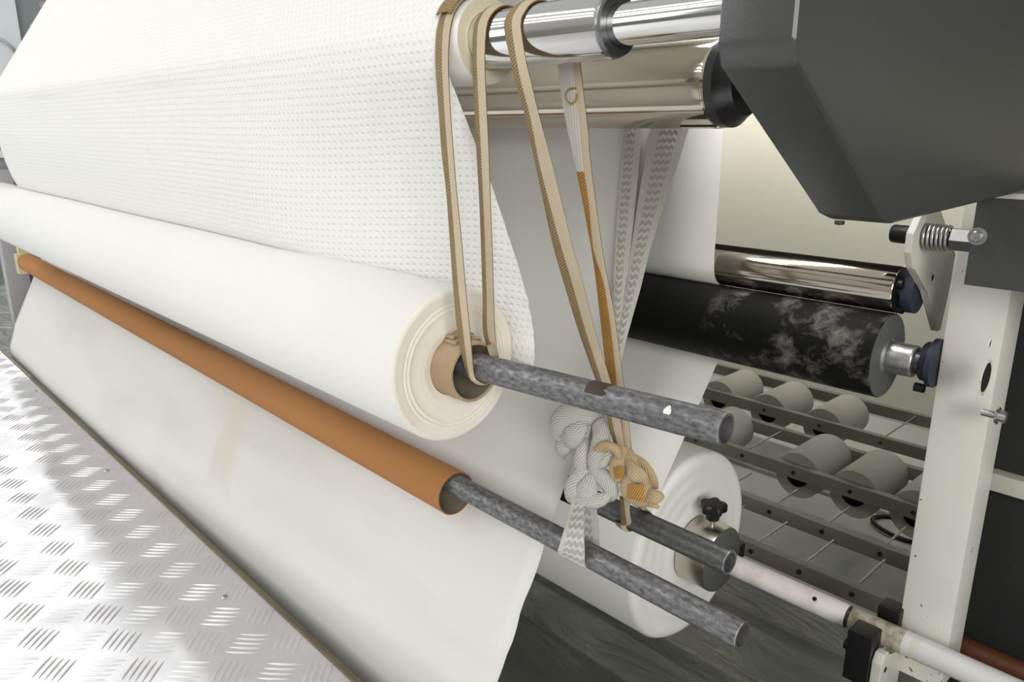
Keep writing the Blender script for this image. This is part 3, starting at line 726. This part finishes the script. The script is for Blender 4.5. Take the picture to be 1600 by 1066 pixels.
# clamp around the white pipe in front of the post
cp = thing('pipe_clamp', 'black clamp blocks on a cream bracket gripping the white pipe', 'clamp', (-0.33, YP, 0.05))
box('clamp_block', (-0.350, 0.966, 0.018), (-0.317, 1.0005, 0.0955), M['black'], cp, 0.0025)
box('clamp_block', (-0.339, 1.0355, 0.070), (-0.309, 1.064, 0.1075), M['black'], cp, 0.0025)
prism('bracket', [(0.972, -0.12), (0.972, 0.060), (0.980, 0.072), (0.992, 0.072), (1.0005, 0.060), (1.020, 0.0575), (1.0495, 0.0575), (1.0495, -0.04), (1.02, -0.12)], -0.3165, -0.302, M['cream'], cp, 0.003)
lathe('bolt', [(0, 0.0), (0, 0.0075), (-0.007, 0.0075), (-0.008, 0.006), (-0.008, 0)], (-0.350, 0.983, 0.060), M['black'], cp, 'x', 18)
lathe('hole', [(0.0003, 0), (0.0003, 0.0042), (-0.0004, 0.0045)], (-0.3018, 0.987, 0.046), M['hole'], cp, 'x', 18)

p = at(1487, 1003, y=1.142)
rp_ = thing('rust_brown_pipe', 'rust brown pipe behind the white pipe at lower right', 'pipe', (p.x, 1.142, p.z))
lathe('pipe_wall', [(p.x, 0.0), (p.x, 0.0135), (p.x + 0.001, 0.0150), (0.6, 0.0150), (0.6, 0)], (0, 1.142, p.z), M['rust'], rp_, seg=48)

# ------------------------------------------------------------------ storage rack and its small paper rolls
rk = thing('roll_storage_rack', 'beige slatted rack of beams and thin rods behind the parent roll', 'rack', (-0.8, 1.7, -0.2))
ZR = -0.03
beams = [1.252, 1.425, 1.645, 1.840, 1.98, 2.222]
BX0, BX1 = -1.75, 0.45
for y in beams:
    bm = bmesh.new(); box_bm(bm, (BX0, y - 0.003, ZR - 0.016), (BX1, y + 0.003, ZR + 0.016), 0.001); box_bm(bm, (BX0, y + 0.003, ZR + 0.012), (BX1, y + 0.016, ZR + 0.016), 0.0006)
    link('beam', bm, M['rack'], rk)
for x in (-1.70, 0.40):
    for y in (1.252, 2.222):
        box('leg', (x - 0.015, y - 0.012, -0.2), (x + 0.015, y + 0.012, ZR - 0.015), M['rack'], rk)
rods = []
for y0, y1, x0, dx in ((1.252, 1.388, -0.6505, 0.0982), (1.425, 1.545, -0.7070, 0.1158), (1.645, 1.840, -0.6311, 0.1360), (1.98, 2.222, -0.8650, 0.1660)):
    for k in range(-7, 8):
        x = x0 + dx * k
        if BX0 < x < 0.1: rods.append((x, y0, y1))
def bolt_at(x, y):
    lathe('bolt_head', [(0, 0), (0, 0.0048), (-0.003, 0.0045), (-0.0035, 0)], (x, y - 0.003, ZR), M['dark_ring'], rk, 'y', 14)
for x, y0, y1 in rods:
    bm = bmesh.new(); rod_between(bm, (x, y0 - 0.002, ZR + 0.010), (x, y1, ZR + 0.010), 0.0023, 10); link('rod', bm, M['bare_rim'], rk)
    if -1.1 < x < -0.30: bolt_at(x, y0)
RA = (-1.197, -1.031, -0.865); RB = (-1.039, -0.767, -0.631, -0.495)
ROLLS = [
    (RA[0], 2.000, 'small white paper roll at the far left of the rear rack row'),
    (RA[1], 2.000, 'small white paper roll in the rear rack row, second from the left'),
    (RA[2], 2.000, 'small white paper roll at the right end of the rear rack row'),
    (RB[0], 1.665, 'small white paper roll peeking out behind the steel pipe end'),
    (RB[1], 1.665, 'left of the two fully visible small paper rolls in the nearer rack row'),
    (RB[2], 1.665, 'right of the two fully visible small paper rolls in the nearer rack row'),
    (RB[3], 1.665, 'small white paper roll half hidden behind the cream post'),
]
proto = None
for (x, y, lab) in ROLLS:
    if proto is None:
        proto = thing('small_paper_roll', lab, 'paper roll', (0, 0, 0), 'small paper rolls on the rack')
        b1 = bmesh.new(); lathe_bm(b1, [(0, 0.0285), (0, 0.056), (0.003, 0.058), (0.169, 0.058), (0.172, 0.056), (0.172, 0.0285)], (0, 0, 0), axis='y', seg=48)
        c1 = link('paper', b1, M['small_paper'], proto)
        b2 = bmesh.new(); lathe_bm(b2, [(-0.0006, 0.0288), (-0.0006, 0.0282), (0.003, 0.0275), (0.170, 0.0275)], (0, 0, 0), axis='y', seg=36); lathe_bm(b2, [(0.012, 0.0), (0.012, 0.0275)], (0, 0, 0), axis='y', seg=36)
        c2 = link('core_hole', b2, M['hole'], proto)
        o = proto
    else:
        o = proto.copy(); COL.objects.link(o); o['label'] = lab
        for ch in (c1, c2):
            d = ch.copy(); COL.objects.link(d); d.parent = o
    o.location = (x, y, ZR + 0.0123 - 0.0275)

# black hose ring lying on the rear floor
bm = bmesh.new(); c = at(1400, 822, z=-0.194); pts = []
for k in range(49):
    t = 2 * PI * k / 48; pts.append(Vector((c.x + 0.02 + 0.075 * math.cos(t), c.y + 0.055 * math.sin(t), -0.193 + 0.003 * math.sin(t * 2))))
tube_bm(bm, pts, 0.0055, 10, closed=True)
tag(link('hose_loop', bm, M['black'], None, 60), 'black hose loop lying on the floor under the rack', 'hose')

# ------------------------------------------------------------------ far side of the machine, left
sf = thing('far_side_frame', 'grey and pale blue machine side frame beyond the paper at far left', 'machine frame', (-3.35, 0.9, 0.0))
box('leg', (-3.36, 0.551, -0.1), (-3.30, 0.625, 0.62), M['leg_grey'], sf, 0.004)
box('foot_plate', (-3.37, 0.63, -0.1), (-3.33, 1.3, 0.62), M['leg_grey'], sf, 0.003)
box('cross_bar', (-3.36, 0.55, 0.66), (-3.30, 0.72, 0.685), M['nylon'], sf, 0.003)
box('side_plate', (-3.40, 0.47, 0.42), (-3.375, 1.4, 0.98), M['leg_grey'], sf, 0.003)
box('door_panel', (-3.36, 0.47, 0.90), (-3.33, 0.728, 1.36), M['pale_blue'], sf, 0.006)
box('grey_panel', (-3.42, 0.72, 0.98), (-3.39, 1.5, 1.5), M['mid_grey'], sf, 0.004)
p = at(10, 72, x=-3.325)
bm = bmesh.new(); tube_bm(bm, catmull([Vector((-3.33, p.y - 0.02, p.z + 0.02)), Vector((-3.30, p.y - 0.012, p.z + 0.016)), Vector((-3.298, p.y + 0.012, p.z - 0.008)), Vector((-3.33, p.y + 0.022, p.z - 0.016))], 6), 0.006, 8)
link('door_handle', bm, M['leg_grey'], sf, 60)
p = at(51, 40, x=-3.385); lathe('bolt', [(0, 0), (0, 0.011), (0.008, 0.011), (0.009, 0)], (-3.39, p.y, p.z), M['zinc'], sf, 'x', 18)
p = at(66, 6, x=-3.38); lathe('bolt', [(0, 0), (0, 0.011), (0.008, 0.011), (0.009, 0)], (-3.39, p.y, p.z), M['zinc'], sf, 'x', 18)

# unseen panel added to shade the rear rollers and the rack (above the frame)
hd = thing('rear_shade_panel', 'unseen grey panel added to shade the rear rollers', 'panel', (-1.4, 1.8, 1.03))
box('panel', (-3.4, 1.06, 1.03), (1.2, 2.62, 1.07), M['cover'], hd, 0.003)

# ------------------------------------------------------------------ straps
def ribbon(bm, stations, thick=0.0011, ridge=0.0022, n=7, cols=(0, 1), edge=None, colfn=None):
    """stations: (L, R) 3-D points; front is the side of -normal. V folded ribbon: two strips meeting at a ridge."""
    uvl = bm.loops.layers.uv.get('UVMap') or bm.loops.layers.uv.new('UVMap')
    Ls = catmull([Vector(s[0]) for s in stations], n); Rs = catmull([Vector(s[1]) for s in stations], n)
    Ns = catmull([Vector(s[2]) for s in stations], n)
    fr = catmull([Vector((s[3] if len(s) > 3 else 0.5, 0, 0)) for s in stations], n)
    rows = []; dist = 0; prev = None
    for L, R, N, f in zip(Ls, Rs, Ns, fr):
        Nn = N.normalized(); f = f.x
        mid = L + (R - L) * f + Nn * ridge
        c = (L + R) / 2
        if prev is not None: dist += (c - prev).length
        prev = c; wd = (R - L).length
        P = [(L, 0), (L + (mid - L) * 0.5 + Nn * 0.0006, wd * f * 0.5), (mid, wd * f), (mid + (R - mid) * 0.5 + Nn * 0.0004, wd * (f + (1 - f) * .5)), (R, wd)]
        front = [(bm.verts.new(q), (dist, v)) for q, v in P]
        back = [(bm.verts.new(q - Nn * thick), (dist, v)) for q, v in P]
        rows.append((front, back))
    def face(vs, mi):
        f = bm.faces.new([v[0] for v in vs]); f.material_index = mi
        for l, v in zip(f.loops, vs): l[uvl].uv = v[1]
    for r, ((f0, b0), (f1, b1)) in enumerate(zip(rows[:-1], rows[1:])):
        for k in range(4):
            cc = colfn(r) if colfn else cols
            mi = cc[k] if len(cc) == 4 else (cc[0] if k < 2 else cc[1])
            face((f0[k], f0[k + 1], f1[k + 1], f1[k]), mi); face((b0[k + 1], b0[k], b1[k], b1[k + 1]), cc[1])
        ed = cols[0] if edge is None else edge
        face((b0[0], f0[0], f1[0], b1[0]), ed); face((f0[4], b0[4], b1[4], f1[4]), ed)
    for (f, b_) in (rows[0], rows[-1]):
        for k in range(4): face((f[k], f[k + 1], b_[k + 1], b_[k]), cols[1])

FN = Vector((0.25, -1, 0.1))
def st(xl, xr, py, Y, f=0.5, N=FN):
    return (at(xl, py, y=Y), at(xr, py, y=Y), N, f)
def arc(x0, x1, r, a0, a1, n, f=0.5, yc=YA, zc=ZA):
    out = []
    for k in range(n):
        a = math.radians(a0 + (a1 - a0) * k / (n - 1)); d = Vector((0, math.cos(a), math.sin(a)))
        c = Vector((0, yc, zc)) + d * r
        out.append((c + Vector((x0, 0, 0)), c + Vector((x1, 0, 0)), d, f))
    return out

# --- tan sling over the sleeved roller holding the upper pipe
sl = thing('tan_strap_sling', 'plain hanging tan woven strap loop around the upper steel pipe at the log', 'strap', (-0.58, 0.45, 0.53))
xa0 = at(681, 70, y=0.440).x; xa1 = at(702, 70, y=0.440).x
xb0 = at(738, 60, y=0.453).x; xb1 = at(758, 60, y=0.453).x
bm = bmesh.new()
S = arc(xa0, xa1, 0.0395, -20, 165, 8, 0.65)
S += [st(680, 700, 95, 0.4385, .65), st(685, 703, 170, 0.4385, .65), st(690, 708, 240, 0.4395, .65), st(697, 713, 300, 0.441, .6), st(703, 721, 380, 0.4425, .55), st(708, 727, 450, 0.4445, .55), st(716, 735, 530, 0.447, .6)]
A_bar = (Vector(pB) - Vector(pA)).normalized()
def bar_pt(px):            # point on the upper pipe's axis seen near this column
    q = at(px, 566, y=0.4745); s = (q - Vector(pA)).dot(A_bar); return Vector(pA) + A_bar * s
cA = bar_pt(750)
for a in (188, 225, 262, 300, 335):
    d = Vector((0, math.cos(math.radians(a)), math.sin(math.radians(a)))); c = cA + d * 0.0152 + A_bar * 0.006 * (a - 188) / 147
    S.append((c - A_bar * 0.0055, c + A_bar * 0.0055, d, .6))
ribbon(bm, S, cols=(0, 1), edge=2); link('front_strand', bm, [M['tan_weave'], M['tan_plain'], M['tan_edge']], sl, 50)
bm = bmesh.new()
S = arc(xb0, xb1, 0.0265, -30, 165, 8, 0.5)
S += [st(738, 757, 92, 0.4525, .5), st(740, 759, 150, 0.453, .5), st(744, 763, 230, 0.456, .5), st(749, 766, 320, 0.462, .5), st(752, 769, 400, 0.470, .5), st(754, 771, 470, 0.479, .5), st(755, 773, 520, 0.486, .5)]
cB = bar_pt(757)
for a in (40, 0, -40):
    d = Vector((0, math.cos(math.radians(a)), math.sin(math.radians(a)))); c = cB + d * 0.0152
    S.append((c - A_bar * 0.0055, c + A_bar * 0.0055, d, .5))
ribbon(bm, S, cols=(0, 1), edge=2); link('rear_strand', bm, [M['tan_weave'], M['tan_plain'], M['tan_edge']], sl, 50)
# stitched overlap near the top of the front strand
bm = bmesh.new(); ribbon(bm, arc(xa0 - 0.001, xa1 + 0.001, 0.0435, 100, 152, 5, 0.65)[0:5], thick=0.0014, cols=(0, 0)); link('stitched_end', bm, [M['tan_weave'], M['tan_plain'], M['tan_edge']], sl, 50)

# --- knotted tan strap: down from the chrome barrel, knotted, slinging the dull pipe
kt = thing('knotted_tan_strap', 'long tan strap from the chrome roller, knotted above the dull pipe', 'strap', (-0.5, 0.6, 0.4))
xc0 = at(786, 50, y=0.4535).x; xc1 = at(812, 50, y=0.4535).x
NB = Vector((0.5, -1, 0.1))
bm = bmesh.new()
S = arc(xc0, xc1, 0.0262, 20, 168, 7, 0.6)
S += [st(797, 821, 92, 0.453, .5), st(806, 830, 130, 0.456, .45), st(820, 842, 180, 0.465, .45), (at(835, 250, y=.479), at(861, 250, y=.479), NB, .3), (at(848, 310, y=.492), at(876, 310, y=.492), NB, .35), (at(863, 380, y=.507), at(893, 380, y=.507), NB, .45), (at(880, 440, y=.522), at(910, 440, y=.522), NB, .48), (at(903, 515, y=.543), at(929, 515, y=.543), NB, .48), (at(929, 590, y=.566), at(952, 590, y=.566), NB, .45), (at(945, 640, y=.583), at(966, 640, y=.583), NB, .4), (at(958, 690, y=.602), at(975, 690, y=.602), NB, .4), (at(968, 722, y=.614), at(982, 722, y=.614), NB, .5)]
ribbon(bm, S, cols=(0, 1), edge=2); link('front_strand', bm, [M['tan_weave'], M['tan_plain'], M['tan_edge']], kt, 50)
bm = bmesh.new()
S = arc(at(872, 95, y=.51).x, at(906, 95, y=.51).x, 0.0262, 70, 0, 5, 0.7)
S = [(b_, a, n_, f_) for (a, b_, n_, f_) in S]; S = [(s[1], s[0], s[2], s[3]) for s in S]
S += [(at(872, 105, y=.508), at(907, 105, y=.508), FN, .72), (at(877, 150, y=.512), at(912, 150, y=.512), FN, .72), (at(886, 200, y=.518), at(918, 200, y=.518), FN, .68), (at(897, 250, y=.524), at(922, 250, y=.524), FN, .6), (at(911, 320, y=.534), at(931, 320, y=.534), FN, .55), (at(924, 390, y=.545), at(941, 390, y=.545), FN, .3), (at(931, 440, y=.553), at(950, 440, y=.553), FN, .7), (at(938, 500, y=.563), at(961, 500, y=.563), FN, .7), (at(946, 570, y=.578), at(970, 570, y=.578), FN, .68), (at(957, 640, y=.592), at(980, 640, y=.592), FN, .5), (at(968, 690, y=.606), at(985, 690, y=.606), FN, .5), (at(975, 720, y=.616), at(990, 720, y=.616), FN, .5)]
ribbon(bm, S, cols=(3, 1), edge=4, colfn=lambda r: (3, 1) if r < 58 else (2, 1)); link('back_strand', bm, [M['tan_weave'], M['tan_plain'], M['gold_weave'], M['lace_plain'], M['tan_edge']], kt, 50)
# woven gold swirl near the top of the back strand
def blob(bm, pts, rads, flat=0.6, seg=12): tube_bm(bm, catmull(pts, 5), [r for r in catmull([Vector((q, 0, 0)) for q in rads], 5)] and [v.x for v in catmull([Vector((q, 0, 0)) for q in rads], 5)], seg, flat)
def P3(L): return [at(x, y, y=Y) for x, y, Y in L]
bm = bmesh.new(); blob(bm, P3([(900, 138, .508), (888, 140, .508), (884, 152, .508), (892, 162, .509), (900, 156, .509), (901, 146, .509)]), [0.0008] * 6, 0.5, 6)
sw_ = link('woven_swirl', bm, M['gold_weave'], kt, 60); sw_['label'] = 'small gold swirl woven in the strap'
bm = bmesh.new()
u_ = 1 / 1200 * 0.86
K = 1.0
def fold(pts, rads, flat, seg=14): blob(bm, P3(pts), [q * K for q in rads], flat, seg)
fold([(974, 706, .608), (983, 726, .602), (990, 748, .599), (996, 770, .599), (1004, 788, .603)], [0.010, 0.013, 0.017, 0.020, 0.010], 0.55, 20)
fold([(975, 698, .606), (969, 714, .600), (965, 732, .596), (968, 746, .598), (976, 750, .603)], [0.006, 0.008, 0.010, 0.009, 0.004], 0.75, 16)
fold([(968, 716, .596), (962, 702, .591), (950, 697, .589), (938, 700, .590), (932, 708, .594), (936, 716, .599)], [0.004, 0.006, 0.0062, 0.0062, 0.006, 0.003], 0.7, 14)
fold([(986, 712, .606), (1004, 728, .602), (1016, 746, .602), (1024, 764, .606)], [0.004, 0.0075, 0.008, 0.004], 0.25, 12)
fold([(1002, 768, .602), (1015, 774, .598), (1028, 778, .598), (1033, 781, .600)], [0.009, 0.0085, 0.0075, 0.005], 0.6, 14)
fold([(1008, 784, .603), (1020, 788, .600), (1030, 794, .602)], [0.005, 0.004, 0.002], 0.5, 10)
fold([(980, 722, .598), (988, 736, .592), (1000, 746, .592), (1008, 758, .596)], [0.006, 0.009, 0.009, 0.005], 0.35, 14)
knt = link('knot', bm, M['tan_cloth'], kt, 70)
# gold woven facets on the knot
bm = bmesh.new()
uvl = bm.loops.layers.uv.new('UVMap')
def gold(quad, Y, bulge):
    n = 6; g = []
    q = [Vector((a, b_, 0)) for a, b_ in quad]
    for i in range(n + 1):
        row = []
        for k in range(n + 1):
            u, v = i / n, k / n; pp = q[0] * (1 - u) * (1 - v) + q[1] * u * (1 - v) + q[2] * u * v + q[3] * (1 - u) * v
            row.append((bm.verts.new(at(pp.x, pp.y, y=Y - bulge * math.sin(PI * (0.1 + .8 * u)) * math.sin(PI * (.15 + .7 * v)))), (u * 0.02, v * 0.02)))
        g.append(row)
    for i in range(n):
        for k in range(n):
            vs = (g[i][k], g[i + 1][k], g[i + 1][k + 1], g[i][k + 1]); f = bm.faces.new([a[0] for a in vs])
            for l, a in zip(f.loops, vs): l[uvl].uv = a[1]
gold([(981, 757), (1006, 757), (1008, 786), (979, 779)], 0.587, 0.003)
gold([(957, 731), (976, 729), (974, 747), (961, 749)], 0.588, 0.003)
gf = link('gold_patch', bm, M['gold_weave'], knt, 70); gf['label'] = 'gold striped woven patch on the knot'
bm = bmesh.new()
S = [(at(968, 775, y=.612), at(984, 775, y=.612), FN, .5), (at(969, 800, y=.624), at(984, 800, y=.624), FN, .6), (at(969, 818, y=.638), at(986, 818, y=.638), FN, .65)]
b2c = at(978, 815, y=0.6595); b2c.z = 0.321; 
for a in (195, 230, 265, 300):
    d = Vector((0, math.cos(math.radians(a)), math.sin(math.radians(a)))); c = Vector((b2c.x + 0.003, 0.6595, 0.321)) + d * 0.0150
    S.append((c - Vector((0.0085, 0, 0)), c + Vector((0.0085, 0, 0)), d, .65))
ribbon(bm, S, cols=(0, 1), edge=2); link('lower_front_loop', bm, [M['tan_weave'], M['tan_plain'], M['tan_edge']], kt, 50)
bm = bmesh.new()
S = [(at(992, 775, y=.620), at(1004, 775, y=.620), FN, .5), (at(997, 795, y=.655), at(1010, 795, y=.655), FN, .5)]
for a in (60, 20, -20, -60):
    d = Vector((0, math.cos(math.radians(a)), math.sin(math.radians(a)))); c = Vector((at(1005, 805, y=.66).x, 0.6590, 0.321)) + d * 0.0150
    S.append((c - Vector((0.006, 0, 0)), c + Vector((0.006, 0, 0)), d, .5))
ribbon(bm, S, cols=(0, 1), edge=2); link('lower_back_loop', bm, [M['tan_weave'], M['tan_plain'], M['tan_edge']], kt, 50)

# --- knotted white lace strap from behind the wide chrome roller, slinging the lower pipe
kw = thing('knotted_white_strap', 'off-white patterned lace strap, knotted, slinging the lower steel pipe', 'strap', (-0.6, 0.6, 0.4))
NW = Vector((0.55, -1, 0.15))
def pair(L, cols, name):
    bm = bmesh.new(); ribbon(bm, L, cols=cols); return link(name, bm, [M['lace_weave'], M['lace_plain']], kw, 50)
def wst(xl, xr, py, f): 
    Y = 0.862 - (py - 200) * (0.862 - 0.612) / (690 - 200) if py > 200 else 0.862 + (200 - py) * 0.00025
    return (at(xl, py, y=Y), at(xr, py, y=Y), NW, f)
pair([wst(990, 1012, 60, .4), wst(982, 1006, 150, .4), wst(976, 1002, 205, .4), wst(969, 998, 260, .35), wst(960, 984, 400, .35), wst(956, 975, 490, .35), wst(952, 970, 545, .35), wst(942, 958, 600, .4), wst(925, 945, 660, .4), wst(918, 940, 690, .5)], (1, 0, 0, 1), 'left_strand')
pair([wst(1050, 1112, 60, .5), wst(1033, 1092, 150, .5), wst(1018, 1075, 205, .5), wst(1008, 1061, 250, .5), wst(996, 1038, 320, .5), wst(986, 1016, 390, .45), wst(976, 1001, 450, .4), wst(966, 987, 500, .4), wst(958, 975, 545, .4), wst(947, 962, 600, .4), wst(930, 948, 660, .4), wst(922, 942, 690, .5)], (1, 0, 0, 1), 'right_strand')
bm = bmesh.new()
K = 1.0
def fold(pts, rads, flat, seg=14): blob(bm, P3(pts), [q * K for q in rads], flat, seg)
# puffed loop at upper left with its hanging flap
fold([(940, 655, .612), (918, 650, .604), (893, 650, .599), (876, 662, .598), (872, 678, .600), (884, 686, .604)], [0.007, 0.012, 0.016, 0.015, 0.011, 0.006], 0.55, 18)
fold([(912, 662, .598), (900, 676, .594), (890, 684, .594), (879, 680, .598)], [0.008, 0.013, 0.013, 0.007], 0.5, 16)
fold([(893, 684, .606), (882, 695, .603), (876, 706, .604), (880, 716, .608)], [0.010, 0.012, 0.009, 0.004], 0.45, 14)
# upright wraps
fold([(936, 662, .604), (940, 680, .597), (934, 702, .594), (928, 722, .594), (930, 742, .598)], [0.010, 0.0125, 0.011, 0.010, 0.007], 0.6, 16)
fold([(914, 684, .603), (911, 702, .597), (908, 722, .596), (911, 738, .600)], [0.007, 0.009, 0.010, 0.008], 0.65, 14)
fold([(930, 722, .594), (940, 718, .596), (950, 706, .600), (956, 692, .606)], [0.007, 0.010, 0.010, 0.005], 0.4, 12)
# two arms opening over the lower pocket
fold([(918, 732, .600), (906, 748, .594), (897, 764, .591), (893, 780, .594), (900, 788, .600)], [0.009, 0.012, 0.013, 0.010, 0.004], 0.5, 16)
fold([(922, 735, .600), (940, 744, .597), (952, 758, .596), (953, 772, .597), (945, 782, .600)], [0.009, 0.011, 0.011, 0.009, 0.004], 0.45, 16)
fold([(891, 779, .592), (908, 782, .587), (926, 783, .587), (943, 779, .590), (954, 768, .595)], [0.003, 0.007, 0.009, 0.007, 0.003], 0.5, 14)
# triangular turned-over cloth in the middle of the pocket
fold([(922, 742, .594), (920, 756, .590), (916, 770, .588), (912, 780, .588)], [0.005, 0.012, 0.016, 0.012], 0.28, 14)
link('knot', bm, M['white_lace'], kw, 70)
bm = bmesh.new()
S = [(at(894, 776, y=.592), at(910, 776, y=.592), FN, .5), (at(888, 805, y=.574), at(912, 805, y=.574), FN, .2), (at(880, 832, y=.5575), at(912, 836, y=.5575), FN, .2), (at(873, 855, y=.556), at(913, 862, y=.556), FN, .2)]
xl = at(872, 866, y=.5615).x; xr = at(914, 880, y=.5615).x
for a in (200, 235, 270, 305):
    d = Vector((0, math.cos(math.radians(a)), math.sin(math.radians(a)))); c = Vector((0, 0.575, 0.3115)) + d * 0.0150
    S.append((c + Vector((xl, 0, 0)), c + Vector((xr, 0, 0)), d, .2))
ribbon(bm, S, ridge=0.0008, cols=(1, 0)); link('lower_front_loop', bm, [M['lace_weave'], M['lace_plain']], kw, 50)
bm = bmesh.new()
S = [(at(912, 778, y=.600), at(930, 778, y=.600), FN, .5), (at(912, 815, y=.600), at(934, 815, y=.600), FN, .6), (at(912, 840, y=.598), at(936, 845, y=.598), FN, .6)]
xl = at(911, 850, y=.59).x; xr = at(937, 858, y=.59).x
for a in (15, -20, -60):
    d = Vector((0, math.cos(math.radians(a)), math.sin(math.radians(a)))); c = Vector((0, 0.575, 0.3115)) + d * 0.0150
    S.append((c + Vector((xl, 0, 0)), c + Vector((xr, 0, 0)), d, .6))
ribbon(bm, S, ridge=0.0008, cols=(0, 1)); link('lower_back_loop', bm, [M['lace_weave'], M['lace_plain']], kw, 50)
